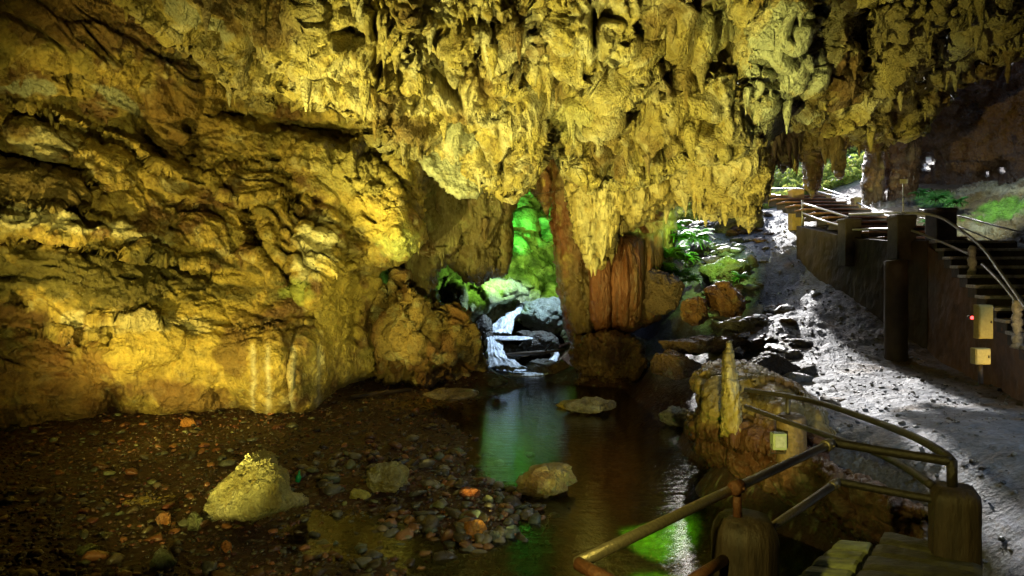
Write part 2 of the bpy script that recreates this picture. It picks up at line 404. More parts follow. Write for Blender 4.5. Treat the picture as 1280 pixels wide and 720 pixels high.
GW = [  # world positions x, y, z
 (3.05, 10.4, .55), (3.0, 9, .75), (3.4, 8, .75), (3.1, 7, -.25), (2.2, 8.2, -.4), (4.3, 5.4, 1.1), (3.6, 5.2, .5), (2.6, 4.4, -.3), (3.6, 4.0, .95), (4.4, 4.2, 1.2), (2.4, 3, -.3), (4.2, 2.5, 1.15), (6, 2, 1.2),
 (4.1, 7.0, 1.0), (4.3, 8.5, 1.05), (6, 6, 1.2), (8, 6, 1.25), (6, 8.5, 1.2), (4.4, 10, 1.0), (6, 10, 1.15), (7, 12, 1.25), (5.5, 12, 1.2), (4.5, 12.5, 1.0), (6.5, 14, 1.7), (5.5, 15, 1.75), (4.6, 14.5, 1.25),
 (6.8, 17, 2.5), (5.6, 17.5, 2.6), (7.6, 20, 3.9), (6.2, 20, 3.6), (8.4, 23, 4.75), (6.6, 23, 4.5), (9.5, 23, 4.7), (8, 27, 5.2), (12, 27, 6.3), (14, 32, 8.5), (9, 32, 7.2), (5, 30, 7.5),
 (3.6, 16, .9), (4.6, 18.5, 2.2), (4.2, 21, 3.2), (3, 18, 1.2),
 (10, 38, 8.4), (4, 40, 8.4), (18, 40, 9), (9.6, 14, 2.6), (9.6, 17, 4.2), (11.5, 17, 4.2), (11, 14, 2.6), (13, 19, 5.0), (15, 17, 4.6), (12, 21.5, 5.3), (16, 22, 6.3), (8.5, 9, 1.3), (12, 8, 1.6), (15, 12, 2.5),
 (-12, 11, 1), (-14, 4, .6), (-8, 2, .1), (-3, 2, .0), (0, 1, -.2), (0, -6, .2), (8, -6, 1.2), (-12, -6, .3), (-6, 16, .6), (0, 15, -.2), (.5, 20, .15), (-3, 19, .8), (0, 26, 1.6), (-8, 24, 1.5), (3, 24, 1.4), (1.6, 17, .05),
]
gw = np.array([tuple(G(a, b, z)) for a, b, z in GZ] + GW)
def ground_z(x, y):
    return tps(np.stack([gw[:, 0] * 100, gw[:, 1] * 100, gw[:, 2]], 1), np.asarray(x, float) * 100, np.asarray(y, float) * 100, 5e-3)
def ground_detail(P):
    """rough relief of the ground; rougher on the rocky bank than on the gravel"""
    x, y = P[:, 0], P[:, 1]
    bank = sstep(P[:, 0], 2.4, 4.4) * sstep(P[:, 1], 3, 6)
    slope = sstep(P[:, 1], 11, 15) * bank
    d = .03 * fbm(P * 2.5, 4) + .018 * fbm(P * 9, 3)
    d = d + bank * (.05 * fbm(warp(P, .2, 1.5) * vec(.8, 2.4, 1), 3) + .016 * fbm(P * vec(3, 8, 5), 4)) + slope * (.03 * knob(P * vec(2.2, 3, 2)) + .03 * facet(P * 3.3) + .02 * fbm(P * 9, 3))
    return d
def make_ground():
    xs = np.concatenate([np.linspace(-20, -9, 30)[:-1], np.linspace(-9, 11, 560)[:-1], np.linspace(11, 24, 60)])
    ys = np.concatenate([np.linspace(-9, 2.8, 40)[:-1], 2.8 * (15 / 2.8) ** np.linspace(0, 1, 420)[:-1], np.linspace(15, 25, 150)[:-1], np.linspace(25, 46, 60)])
    X, Y = np.meshgrid(xs, ys); Z = ground_z(X.ravel(), Y.ravel()); far = sstep(Y.ravel(), 30, 45)
    Z = np.clip(Z, -.6, 14) * 1.0 + far * 0
    P = np.stack([X.ravel(), Y.ravel(), Z], 1).astype(np.float32); P[:, 2] += ground_detail(P * vec(1, 1, 0) + vec(0, 0, 3))
    idx = np.arange(X.size).reshape(X.shape)
    Q = np.stack([idx[:-1, :-1], idx[:-1, 1:], idx[1:, 1:], idx[1:, :-1]], -1).reshape(-1, 4)
    F1, F2, off, hid = cells(P * vec(16, 16, 4)); rv = RV[hid]
    grav = mixc(np.tile(vec(.034, .013, .007), (len(P), 1)), vec(.065, .028, .015), rv[:, 0] * .9)
    grav = mixc(grav, vec(.17, .15, .10), (rv[:, 1] > .93) * .8)
    path = mixc(np.tile(vec(.085, .09, .105), (len(P), 1)), vec(.18, .19, .22), fbm(P * 1.7, 4) * 1.2 + .4)
    path = mixc(path, vec(.12, .08, .04), sstep(fbm(P * 1.1 + 9, 4), .12, .4))
    path = mixc(path, vec(.13, .085, .045), sstep(P[:, 0] - (5.9 + .2 * (P[:, 1] - 9) + .5 * fbm(P, 2)), 0, .8) * .8)  # shade along the foot of the right wall put into the colour
    sand = vec(.30, .21, .09)
    C = mixc(grav, path, sstep(P[:, 0] + .3 * fbm(P * 2, 3), 2.6, 3.3) * sstep(P[:, 2], .15, .7))
    C = mixc(C, mixc(np.tile(vec(.13, .09, .045), (len(P), 1)), vec(.05, .03, .015), rv[:, 2]), sstep(-P[:, 2], .06, .2)); C = mixc(C, vec(.09, .13, .03), sstep(P[:, 1] + fbm(P, 2), 24.6, 25.6)); C = mixc(C, sand, sstep(1.2 - np.hypot((P[:, 0] + 1.9) / 1.4, (P[:, 1] - 14.6) / 1.0) + fbm(P * 2, 3), 0, .6) * .7)
    o = mesh_obj('ground', P, Q, M_dirt, C=C)
    return tag(o, kind='structure')
ground = make_ground()

# ------------------------------------------------------------------ outer shell of the cave, behind and above the visible rock
def shell():
    mb = MB()
    def sheet(p00, p10, p11, p01, n=36):
        u, v = np.meshgrid(np.linspace(0, 1, n), np.linspace(0, 1, n)); u = u.ravel()[:, None]; v = v.ravel()[:, None]
        P = (np.array(p00) * (1 - u) * (1 - v) + np.array(p10) * u * (1 - v) + np.array(p11) * u * v + np.array(p01) * (1 - u) * v).astype(np.float32)
        P = P + .8 * np.stack([perlin(P * .5), perlin(P * .5 + 9), perlin(P * .5 + 20)], 1)
        i = np.arange(n * n).reshape(n, n); Q = np.stack([i[:-1, :-1], i[:-1, 1:], i[1:, 1:], i[1:, :-1]], -1).reshape(-1, 4)
        mb.add(P, Q, None, np.tile(BROWN, (n * n, 1)))
    sheet((-16, -8, -1), (19, -8, -1), (19, -8, 13), (-16, -8, 13))
    sheet((-16, -8, -1), (-16, 30, -1), (-16, 30, 13), (-16, -8, 13))
    sheet((19, -8, -1), (19, 26, -1), (19, 26, 13), (19, -8, 13))
    sheet((-17, -9, 11), (20, -9, 11), (20, 16, 11), (-17, 16, 11))
    sheet((-17, 15, 11), (4, 15, 11), (4, 31, 11), (-17, 31, 11))
    sheet((-16, 30, -1), (3.6, 30, -1), (3.6, 30, 13), (-16, 30, 13))
    sheet((3.0, 17.6, 0), (3.4, 31, 0), (3.4, 31, 13), (3.0, 17.6, 13))
    return tag(mb.build('cave_shell', M_wall), kind='structure')
shell()

# ------------------------------------------------------------------ left wall
def disp_left(P, px, py):
    q = warp(P, .5, .8)
    st = q @ np.array([[.9, .1, .5], [0, 1, 0], [-.45, 0, .9]], np.float32)     # strata dipping to the right
    rough = sstep(fbm(P * .9 + 4, 3), -.15, .2)                                # where the face is nodular
    low = sstep(py + 8 * perlin(P * 1.5), 398, 420) * sstep(px, 80, 130)                             # smooth flowstone skirt
    rough = rough * (1 - .8 * low)
    d = - (1 - low) * .22 * sstep(ridged(st * vec(.45, .45, 1.2), 2), .84, .95) + (1 - .75 * low) * .20 * facet(st * vec(.7, .7, 1.5)) + .09 * fbm(q * 1.6, 3)
    d = d + .05 * facet(st * vec(2.4, 2.4, 4.2)) * (1 - .6 * low)
    d = d + rough * (.06 * hang(q * vec(3, 3, 4)) + .06 * hang(q * vec(8, 8, 10)) + .035 * knob(q * 17))
    d = d + .045 * fbm(q * 5, 4, .6) + low * .09 * ridged(dz(q, 2.6, .12), 3)
    return d
def col_left(P, px, py, N, d):
    n = fbm(P * 1.1, 4, .55); n2 = fbm(P * 2.7 + 5, 4, .6)
    C = mixc(np.tile(OCHRE, (len(P), 1)), BROWN, sstep(n, -.02, .28)); C = mixc(C, CREAM, sstep(n2, .12, .42) * .7)
    C = mixc(C, OLIVE, sstep(fbm(P * 1.7 + 19, 3), .0, .3) * .6); C = mixc(C, vec(.10, .055, .02), sstep(fbm(P * 5.5 + 3, 4, .6), .08, .3) * .6)
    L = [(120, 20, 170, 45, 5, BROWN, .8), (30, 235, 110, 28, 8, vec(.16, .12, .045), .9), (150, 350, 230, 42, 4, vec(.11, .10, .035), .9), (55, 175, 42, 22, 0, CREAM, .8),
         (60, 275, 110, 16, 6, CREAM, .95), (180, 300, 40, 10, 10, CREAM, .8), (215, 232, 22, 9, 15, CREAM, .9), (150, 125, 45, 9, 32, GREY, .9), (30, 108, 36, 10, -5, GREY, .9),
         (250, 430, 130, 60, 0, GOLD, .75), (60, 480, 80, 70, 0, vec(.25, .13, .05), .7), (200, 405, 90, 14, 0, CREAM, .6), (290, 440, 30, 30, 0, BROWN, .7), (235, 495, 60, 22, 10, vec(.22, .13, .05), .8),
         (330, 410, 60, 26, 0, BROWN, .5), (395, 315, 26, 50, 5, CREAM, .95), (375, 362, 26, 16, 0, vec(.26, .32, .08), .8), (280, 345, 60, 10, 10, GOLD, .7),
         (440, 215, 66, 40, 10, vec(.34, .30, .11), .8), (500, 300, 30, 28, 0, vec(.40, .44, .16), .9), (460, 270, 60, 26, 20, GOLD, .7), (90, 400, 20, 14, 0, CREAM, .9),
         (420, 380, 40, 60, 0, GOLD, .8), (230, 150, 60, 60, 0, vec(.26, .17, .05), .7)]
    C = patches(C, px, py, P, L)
    for x in (317, 336, 366, 397):   # pale calcite veins running down the skirt
        C = mixc(C, vec(.66, .62, .46), .95 * np.exp(-((px - x - 3 * perlin(P * vec(3, 3, 2))) / 2.6) ** 2) * sstep(py, 425 if x != 366 else 425, 440))
    return C
relief('cave_wall', [(-330, -120), (560, -120), (560, 190), (530, 240), (537, 300), (505, 332), (470, 345), (480, 345), (474, 385), (484, 430), (478, 474), (440, 482), (414, 500), (406, 520), (330, 526), (130, 530), (0, 548), (-330, 590)],
  [(-330, 590, 8.5), (-330, 300, 8), (-330, -120, 6.5), (0, 545, 11.6), (0, 430, 11.8), (0, 330, 11.6), (0, 275, 11.2), (0, 200, 11.6), (0, 100, 11), (0, -100, 9),
   (130, 525, 12.7), (130, 430, 12.6), (130, 330, 12.4), (130, 275, 12.2), (130, 180, 12.8), (130, 60, 12.2), (130, -100, 10.4),
   (280, 515, 13.3), (280, 430, 13.2), (280, 330, 13.6), (280, 230, 14), (280, 130, 14), (280, -100, 12.6),
   (395, 510, 13.6), (390, 440, 13.4), (395, 330, 13.8), (400, 250, 14.4), (420, 190, 14.6), (440, -100, 13.8), (440, 430, 15.5), (440, 380, 15.3), (480, 390, 15.9), (478, 470, 15.9), (440, 480, 15.5), (460, 270, 14.6), (500, 300, 14.2), (530, 290, 14.5), (520, 200, 15.2), (560, 100, 15.5), (560, -100, 15)],
  M_wall, step=1.65, w=26, R=.9, jit=3.5,
  bumps=[(65, 172, 62, 30, 6, .45), (30, 228, 95, 34, 8, .5), (138, 200, 46, 38, 10, .4), (60, 278, 130, 22, 6, .55), (230, 232, 60, 22, 20, .35), (330, 250, 70, 42, 25, .4),
         (395, 318, 34, 66, 8, .55), (440, 218, 80, 46, 12, .6), (508, 292, 28, 42, -15, .5), (470, 268, 40, 34, 20, .35), (505, 215, 30, 42, 0, .4), (240, 450, 130, 70, 0, .3), (385, 460, 24, 62, 4, .45),
         (345, 470, 22, 60, 0, .2), (60, 470, 60, 40, 0, .12), (170, 430, 60, 34, 0, .2), (420, 370, 34, 60, 0, .4), (340, 320, 50, 36, 10, .3), (215, 120, 36, 60, -10, .35), (100, 60, 60, 34, 0, .3)],
  creases=[([(170, 140), (185, 175), (205, 200)], 6, .4), ([(310, 268), (325, 312), (365, 350)], 7, .7), ([(278, 60), (282, 110), (275, 140), (340, 152), (440, 172)], 8, .7), ([(205, 30), (240, 60), (270, 80)], 9, .5),
           ([(455, 320), (448, 360), (440, 420)], 7, .5), ([(238, 155), (232, 200)], 5, .3), ([(0, 193), (60, 205), (110, 215)], 6, .5), ([(420, 175), (470, 190), (520, 250), (530, 270)], 5, .5), ([(20, 365), (26, 380)], 5, .4), ([(140, 500), (142, 525)], 14, .6), ([(275, 495), (300, 515)], 16, .5)],
  ledges=[([(-100, 300), (0, 296), (60, 300), (120, 312), (190, 322), (260, 335)], 16.0, 1.01), ([(-60, 402), (40, 410), (90, 425), (130, 420)], 10.0, 0.65), ([(-100, 245), (0, 250), (110, 262)], 7.0, 0.51),
          ([(0, 130), (90, 150), (160, 175), (200, 215), (260, 235), (310, 262)], 10.0, 0.58), ([(110, 400), (230, 402), (300, 412), (395, 404)], 9.0, 0.36), ([(360, 245), (400, 262), (460, 300)], 8.0, 0.51)],
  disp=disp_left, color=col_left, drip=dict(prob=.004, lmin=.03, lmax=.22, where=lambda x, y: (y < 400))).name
tag(bpy.data.objects['cave_wall'], kind='structure')

# ------------------------------------------------------------------ ceiling
def disp_ceil(P, px, py, smooth_zones=((985, 75, 52, 92, 22), (1190, 70, 34, 50, 30), (905, 40, 26, 60, 0), (575, 175, 40, 30, 20), (720, 150, 46, 42, 10), (775, 170, 40, 48, 30), (250, 20, 80, 22, 30), (870, 60, 34, 56, 0), (445, 20, 26, 34, 20), (1085, 50, 34, 50, 10), (400, 150, 60, 20, 10), (1140, 110, 30, 40, 20))):
    q = warp(P, .35, 1.1); sm = np.zeros(len(P))
    for (x, y, rx, ry, ang) in smooth_zones:
        a = math.radians(ang); u = (px - x) * math.cos(a) + (py - y) * math.sin(a); v = -(px - x) * math.sin(a) + (py - y) * math.cos(a)
        sm = np.maximum(sm, sstep(1.25 - np.sqrt((u / rx) ** 2 + (v / ry) ** 2) + .3 * fbm(P * 2, 2), 0, .4))
    big = .52 * hang(q * vec(.9, .9, .5)) + .10 * facet(q * vec(1.1, 1.1, .6))
    d = big + (1 - .85 * sm) * (.22 * hang(q * vec(2.3, 2.3, 1.2)) + .13 * hang(q * vec(5, 5, 2.8)) + .085 * hang(q * vec(9.5, 9.5, 5.5)) + .05 * knob(q * vec(17, 17, 11)))
    d = d - 1.1 * sstep(ridged(dz(q, .9, .35) + 3, 2), .78, .92)           # deep slots between the hanging masses
    return d + .05 * fbm(q * 4, 3) - .4
def col_ceil(P, px, py, N, d):
    n = fbm(P * 1.3 + 3, 4); n2 = fbm(P * 3 + 7, 4, .6)
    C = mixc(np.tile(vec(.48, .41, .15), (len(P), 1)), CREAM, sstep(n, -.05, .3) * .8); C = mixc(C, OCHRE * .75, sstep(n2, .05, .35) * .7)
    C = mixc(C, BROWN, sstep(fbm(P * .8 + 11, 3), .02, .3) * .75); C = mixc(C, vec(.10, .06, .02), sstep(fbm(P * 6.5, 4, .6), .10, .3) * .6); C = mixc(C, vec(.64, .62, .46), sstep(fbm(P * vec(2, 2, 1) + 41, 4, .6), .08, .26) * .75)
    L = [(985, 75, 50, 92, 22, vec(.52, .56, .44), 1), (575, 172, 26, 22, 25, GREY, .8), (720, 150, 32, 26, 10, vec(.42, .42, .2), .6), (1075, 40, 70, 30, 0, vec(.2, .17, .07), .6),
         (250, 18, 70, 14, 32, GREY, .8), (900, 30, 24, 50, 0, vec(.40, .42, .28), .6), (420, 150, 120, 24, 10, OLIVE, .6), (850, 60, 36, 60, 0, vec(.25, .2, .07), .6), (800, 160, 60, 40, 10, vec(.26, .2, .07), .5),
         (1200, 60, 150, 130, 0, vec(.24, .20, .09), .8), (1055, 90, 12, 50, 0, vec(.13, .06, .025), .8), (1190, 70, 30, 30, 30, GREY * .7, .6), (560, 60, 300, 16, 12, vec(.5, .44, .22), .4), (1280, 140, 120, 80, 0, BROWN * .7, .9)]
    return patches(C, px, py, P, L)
relief('cave_ceiling', [(90, -230), (1480, -230), (1480, 40), (1290, 60), (1240, 85), (1190, 120), (1150, 175), (1080, 178), (1010, 165), (965, 168), (955, 190), (900, 200), (860, 215), (800, 235), (735, 240), (705, 215), (690, 190), (676, 205), (660, 232), (640, 248), (610, 238),
    (585, 225), (560, 222), (525, 200), (490, 188), (455, 165), (430, 140), (340, 120), (325, 138), (300, 130), (285, 108), (265, 82), (225, 60), (190, 30), (145, -10)],
  [(90, -230, 8.5), (640, -230, 9), (1480, -230, 8), (150, 0, 10.9), (280, 100, 12.6), (330, 60, 11.9), (330, 130, 13.0), (450, 0, 11.0), (450, 100, 12.2), (450, 160, 13.2), (560, 215, 14.4), (640, 240, 14.4), (640, 120, 12.9), (640, 0, 11.6),
   (690, 190, 14.6), (720, 130, 13.0), (735, 235, 14.4), (800, 225, 14.2), (800, 100, 12.6), (800, 0, 11.6), (900, 190, 13.4), (900, 90, 12.4), (900, 0, 11.6), (960, 160, 13.5), (985, 70, 12.2), (1000, 0, 11.6), (1060, 170, 14.8), (1060, 80, 12.8), (1150, 165, 15.6), (1150, 60, 12.8),
   (1280, 55, 13), (1280, -60, 11), (1480, 40, 12)],
  M_ceil, step=1.65, w=22, R=.9, jit=6, jf=2.2,
  bumps=[(985, 75, 52, 95, 22, .6), (720, 152, 46, 40, 0, .5), (430, 60, 90, 50, 20, .5), (640, 200, 60, 50, 0, .6), (560, 120, 80, 60, 10, .4), (800, 175, 60, 50, 10, .4), (925, 150, 50, 60, 0, .6), (750, 50, 50, 60, 0, .5), (870, 50, 26, 70, 4, .6),
         (330, 70, 60, 50, 30, .4), (1100, 60, 40, 60, 10, .5), (1190, 50, 40, 70, 30, .5), (1000, 30, 26, 60, 10, .4), (600, 30, 60, 50, 0, .4), (500, 40, 44, 60, 0, .3)],
  creases=[([(825, -20), (828, 40), (812, 90)], 8.8, 2.60), ([(425, -10), (440, 30)], 5.5, 1.60), ([(515, 0), (520, 50)], 5.5, 1.80), ([(640, 20), (655, 70)], 9.9, 2.40), ([(675, -10), (680, 30)], 4.4, 1.60), ([(735, 95), (770, 130)], 7.7, 1.80), ([(690, 170), (688, 200)], 7.7, 1.80),
           ([(1040, -10), (1025, 60), (1040, 120)], 7.7, 1.60), ([(1075, -10), (1080, 110)], 7.7, 1.80), ([(935, 0), (945, 60), (930, 110)], 5.5, 1.20), ([(385, 0), (392, 45)], 5.5, 1.80), ([(780, 60), (810, 80), (825, 100)], 5.5, 1.00), ([(1215, 0), (1180, 60), (1150, 120)], 7.7, 1.20), ([(620, 150), (690, 150), (700, 190)], 6.6, 1.20), ([(310, 145), (370, 110), (430, 150)], 13.2, 1.40)],
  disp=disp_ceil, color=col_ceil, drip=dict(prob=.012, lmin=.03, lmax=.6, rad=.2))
tag(bpy.data.objects['cave_ceiling'], kind='structure')

# ------------------------------------------------------------------ hanging curtains, columns and outcrops
def disp_flute(P, px, py):
    q = warp(P, .25, 1.3)
    return .20 * ridged(dz(q, 1.8, .2), 2) + .12 * ridged(dz(q, 5, .5), 3) + .09 * hang(q * vec(3.5, 3.5, 1.2)) + .07 * hang(q * vec(9, 9, 3)) + .03 * knob(q * vec(20, 20, 9)) - .15
def mkcol(a, b, c, ac=1.3):
    def f(P, px, py, N, d):
        C = mixc(np.tile(a, (len(P), 1)), b, sstep(fbm(dz(P, ac, ac * .35), 4), -.05, .25)); return mixc(C, c, sstep(fbm(P * 2.7 + 5, 4, .6), .08, .36) * .8)
    return f
def disp_block(P, px, py):
    q = warp(P, .3, 1.2)
    return .20 * facet(q * 1.1) + .09 * facet(q * 2.7) + .04 * facet(q * 6) + .04 * fbm(q * 6, 4, .6)
def disp_knob(P, px, py):
    q = warp(P, .3, 1.2)
    return .2 * knob(q * vec(1.4, 1.4, 1)) + .12 * facet(q * 2) + .11 * knob(q * vec(4, 4, 3)) + .06 * knob(q * vec(9, 9, 6)) + .03 * knob(q * 19) - .2

o = relief('rock_curtain', [(505, 170), (655, 190), (650, 240), (640, 280), (638, 345), (612, 348), (600, 360), (575, 350), (560, 330), (545, 350), (560, 420), (520, 440), (495, 400), (480, 330), (500, 260)],
  [(505, 170, 16.5), (650, 200, 17), (640, 340, 17.4), (570, 340, 17.2), (500, 330, 16.6), (520, 430, 16.8), (575, 250, 16.7)], M_flow, step=1.8, w=16, R=.6, thick=.8, jit=3,
  disp=disp_flute, color=mkcol(vec(.12, .10, .04), vec(.08, .045, .018), vec(.20, .20, .09)), bumps=[(600, 260, 26, 90, 0, .4), (548, 280, 24, 80, 0, .3), (632, 280, 8, 70, 0, .25)], drip=dict(prob=.012, lmin=.05, lmax=.5))
tag(o, 'brown fluted rock curtain hanging left of the green-lit cleft', 'rock curtain')
o = relief('rock_slab', [(512, 178), (545, 176), (590, 196), (606, 232), (598, 252), (572, 250), (552, 238), (530, 216)], [(512, 180, 14.3), (602, 245, 14.2), (590, 195, 14.3), (535, 225, 13.9)], M_wall, step=1.6, w=8, R=.25, thick=.35, jit=3,
  disp=lambda P, a, b: .10 * fbm(P * 2, 3) + .05 * facet(P * 2.5), color=mkcol(GREY * 1.1, GREY * .9, GREY * 1.25))
tag(o, 'smooth pale grey slab hanging under the ceiling left of the green cleft', 'rock slab')

def disp_cav(P, px, py):
    q = warp(P, .4, 1.0); return .45 * hang(q * vec(.8, .8, .5)) + .35 * facet(q * 1.1) + .14 * knob(q * vec(2.4, 2.4, 1.5)) + .08 * facet(q * 3.5) + .04 * fbm(q * 8, 3)
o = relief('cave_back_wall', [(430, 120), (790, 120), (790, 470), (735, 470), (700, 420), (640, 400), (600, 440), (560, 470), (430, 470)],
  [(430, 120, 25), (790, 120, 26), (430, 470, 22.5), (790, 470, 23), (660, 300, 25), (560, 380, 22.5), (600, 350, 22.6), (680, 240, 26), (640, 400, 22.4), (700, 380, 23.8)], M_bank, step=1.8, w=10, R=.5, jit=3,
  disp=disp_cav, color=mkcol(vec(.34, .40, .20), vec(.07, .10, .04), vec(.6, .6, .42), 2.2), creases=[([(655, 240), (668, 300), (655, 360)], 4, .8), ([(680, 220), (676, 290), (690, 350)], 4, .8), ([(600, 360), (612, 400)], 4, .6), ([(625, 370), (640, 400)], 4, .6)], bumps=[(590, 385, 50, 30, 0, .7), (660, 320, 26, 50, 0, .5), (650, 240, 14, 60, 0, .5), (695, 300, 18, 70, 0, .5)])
tag(o, kind='structure')
o = relief('stalactite', [(664, 185), (694, 185), (692, 250), (686, 262), (684, 275), (678, 262), (672, 248), (664, 240)], [(664, 185, 18.5), (694, 185, 18.5), (680, 270, 18.6), (676, 220, 18.3)], M_flow, step=1.6, w=10, R=.5, thick=.5, jit=2,
  disp=disp_flute, color=mkcol(BROWN, RED, OCHRE))
tag(o, 'dark brown blunt stalactite hanging in front of the green-lit cleft', 'stalactite')

# column beside the stream: shaft, red fluted pillar, rocky foot
root = empty('rock_column', W(765, 470, 17)); tag(root, 'massive rock column with a red fluted pillar face beside the stream', 'rock column')
o = relief('shaft', [(690, 190), (850, 190), (845, 300), (838, 385), (800, 380), (760, 420), (740, 440), (715, 440), (702, 400), (694, 350), (688, 280)],
  [(690, 190, 17), (850, 190, 17), (838, 385, 17.6), (720, 430, 17.2), (700, 300, 17.2), (765, 300, 17.3)], M_flow, step=1.8, w=24, R=.9, thick=1.2, jit=2.5, disp=disp_flute, color=mkcol(vec(.12, .08, .035), vec(.12, .045, .018), OCHRE * .5)); child(o, root)
def disp_red(P, px, py):
    x = P * vec(1, 0, .04); x[:, 0] += .03 * perlin(P * .8); return .16 * ridged(x * 1.9 + 2.3, 1) + .10 * ridged(x * 5, 2) + .02 * fbm(P * vec(14, 14, 4), 3)
o = relief('pillar_face', [(738, 300), (830, 285), (832, 300), (826, 400), (800, 412), (770, 418), (745, 416), (738, 400)], [(738, 300, 16.7), (830, 300, 17.0), (830, 400, 17.2), (740, 410, 16.7), (785, 350, 16.4)], M_flow, step=1.4, w=14, R=.45, thick=.4, jit=1.2,
  disp=disp_red, color=lambda P, px, py, N, d: mixc(mixc(np.tile(vec(.13, .045, .018), (len(P), 1)), vec(.11, .07, .028), sstep(px + 14 * fbm(P * vec(3, 3, .6), 3), 768, 806)), vec(.14, .05, .02), sstep(ridged(dz(P, 3, .05), 2), .5, .8) * .8),
  creases=[([(764, 330), (763, 420)], 2.2, .35), ([(806, 300), (808, 410)], 1.6, .2), ([(790, 320), (790, 400)], 1.2, .12)], cj=1.5); child(o, root)
o = relief('foot', [(712, 418), (760, 408), (800, 420), (812, 450), (800, 478), (770, 482), (720, 478), (708, 450)], [(712, 418, 16.6), (812, 440, 16.6), (760, 478, 16.4), (760, 440, 16)], M_bank, step=1.4, w=8, R=.35, thick=.8, jit=5, disp=disp_block, color=mkcol(vec(.13, .075, .03), vec(.09, .04, .02), vec(.2, .14, .06))); child(o, root)
for ob in root.children: pass
o = relief('rock_curtain', [(700, 200), (875, 190), (868, 250), (838, 262), (820, 268), (800, 285), (778, 290), (765, 320), (752, 340), (735, 338), (724, 318), (716, 290), (706, 250)],
  [(700, 200, 15.6), (870, 200, 15.2), (745, 335, 16.1), (830, 250, 15.6), (775, 250, 15.3)], M_flow, step=1.7, w=16, R=.7, thick=.7, jit=5, jf=2.6, disp=disp_flute, color=mkcol(vec(.42, .34, .14), vec(.50, .44, .24), OCHRE * .7),
  bumps=[(745, 280, 26, 60, 0, .45), (800, 240, 30, 40, 0, .4), (840, 220, 26, 40, 0, .4)], drip=dict(prob=.035, lmin=.04, lmax=.5))
tag(o, 'yellow dripping rock curtain draped over the top of the red pillar', 'rock curtain')
o = relief('rock_curtain', [(835, 150), (880, 130), (968, 130), (962, 180), (958, 235), (948, 270), (936, 288), (920, 275), (905, 262), (892, 276), (880, 268), (868, 250), (852, 258), (838, 240)],
  [(840, 150, 14), (965, 140, 13.6), (955, 250, 14), (935, 280, 14.2), (870, 250, 14.4), (910, 200, 13.5)], M_ceil, step=1.6, w=16, R=.7, thick=.7, jit=5, jf=2.8, disp=lambda P, a, b: disp_flute(P, a, b) + .12 * knob(P * vec(4, 4, 2)),
  color=mkcol(vec(.46, .38, .16), vec(.54, .48, .28), OCHRE * .7), bumps=[(930, 210, 22, 80, 0, .5), (890, 220, 24, 60, 0, .3)], drip=dict(prob=.05, lmin=.04, lmax=.5))
tag(o, 'bright yellow knobbly rock curtain hanging beside the daylit path', 'rock curtain')
o = relief('rock_curtain', [(955, 130), (1110, 130), (1110, 190), (1085, 195), (1068, 182), (1040, 196), (1012, 190), (990, 212), (972, 205), (960, 228), (953, 200)],
  [(955, 130, 15.6), (1110, 130, 16), (960, 220, 16.4), (1100, 190, 16.6), (1030, 160, 15.7)], M_flow, step=1.7, w=12, R=.6, thick=.6, jit=6, jf=3, disp=disp_flute, color=mkcol(vec(.24, .18, .07), BROWN, OCHRE), drip=dict(prob=.04, lmin=.05, lmax=.6))
tag(o, 'dark fringed rock curtain hanging across the cave mouth above the walkway', 'rock curtain')
for (x, y0, y1, w_, d, lab) in [(1016, 150, 250, 17, 17.2, 'thick dark stalactite hanging over the far steps, its tip just above the railing'), (1050, 150, 230, 9, 17.6, 'slim dark stalactite hanging in the bright gap of the cave mouth'), (980, 150, 222, 8, 17, 'short ragged stalactite hanging left of the thick one over the far steps')]:
    o = relief('stalactite', [(x - w_, y0), (x + w_, y0), (x + w_ * .8, (y0 + y1) / 2), (x + w_ * .5, y1 - 14), (x, y1), (x - w_ * .7, y1 - 12), (x - w_ * .9, (y0 + y1) / 2)],
      [(x - w_, y0, d), (x + w_, y0, d), (x, y1, d)], M_flow, step=1.3, w=w_ * .9, R=.4, thick=.35, jit=2, jf=3, disp=disp_flute, color=mkcol(vec(.2, .15, .06), BROWN, OLIVE))
    tag(o, lab, 'stalactite')
o = relief('rock_column', [(1080, 120), (1104, 120), (1104, 200), (1108, 262), (1080, 266), (1076, 230), (1082, 180)], [(1080, 120, 19), (1104, 120, 19), (1080, 266, 19.4), (1108, 262, 19.4)], M_flow, step=1.5, w=11, R=.5, thick=.5, jit=2, disp=disp_flute, color=mkcol(BROWN, vec(.2, .12, .05), OCHRE))
tag(o, 'slender brown rock column standing right of the bright cave mouth', 'rock column')
o = relief('rock_column', [(1106, 140), (1152, 140), (1150, 200), (1144, 270), (1108, 268), (1112, 200)], [(1106, 140, 18.6), (1152, 140, 18.6), (1108, 268, 18.8), (1144, 268, 18.8)], M_flow, step=1.6, w=16, R=.6, thick=.7, jit=3, disp=disp_flute, color=mkcol(vec(.14, .075, .035), vec(.10, .05, .025), vec(.2, .13, .06)))
tag(o, 'broad dark brown rock column standing behind the small sign', 'rock column')
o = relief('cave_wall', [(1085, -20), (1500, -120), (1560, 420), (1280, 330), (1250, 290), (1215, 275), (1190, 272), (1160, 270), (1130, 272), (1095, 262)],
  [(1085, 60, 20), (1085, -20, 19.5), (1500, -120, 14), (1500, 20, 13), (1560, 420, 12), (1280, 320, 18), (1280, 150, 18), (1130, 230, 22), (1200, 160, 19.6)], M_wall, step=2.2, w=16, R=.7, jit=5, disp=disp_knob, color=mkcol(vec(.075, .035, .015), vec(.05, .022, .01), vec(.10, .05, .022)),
  holes=[(1161, 199, 3.4), (1157, 208, 2), (1234, 217, 2.2), (1252, 212, 2.8)], drip=dict(prob=.006, lmin=.05, lmax=.4))
tag(o, kind='structure')

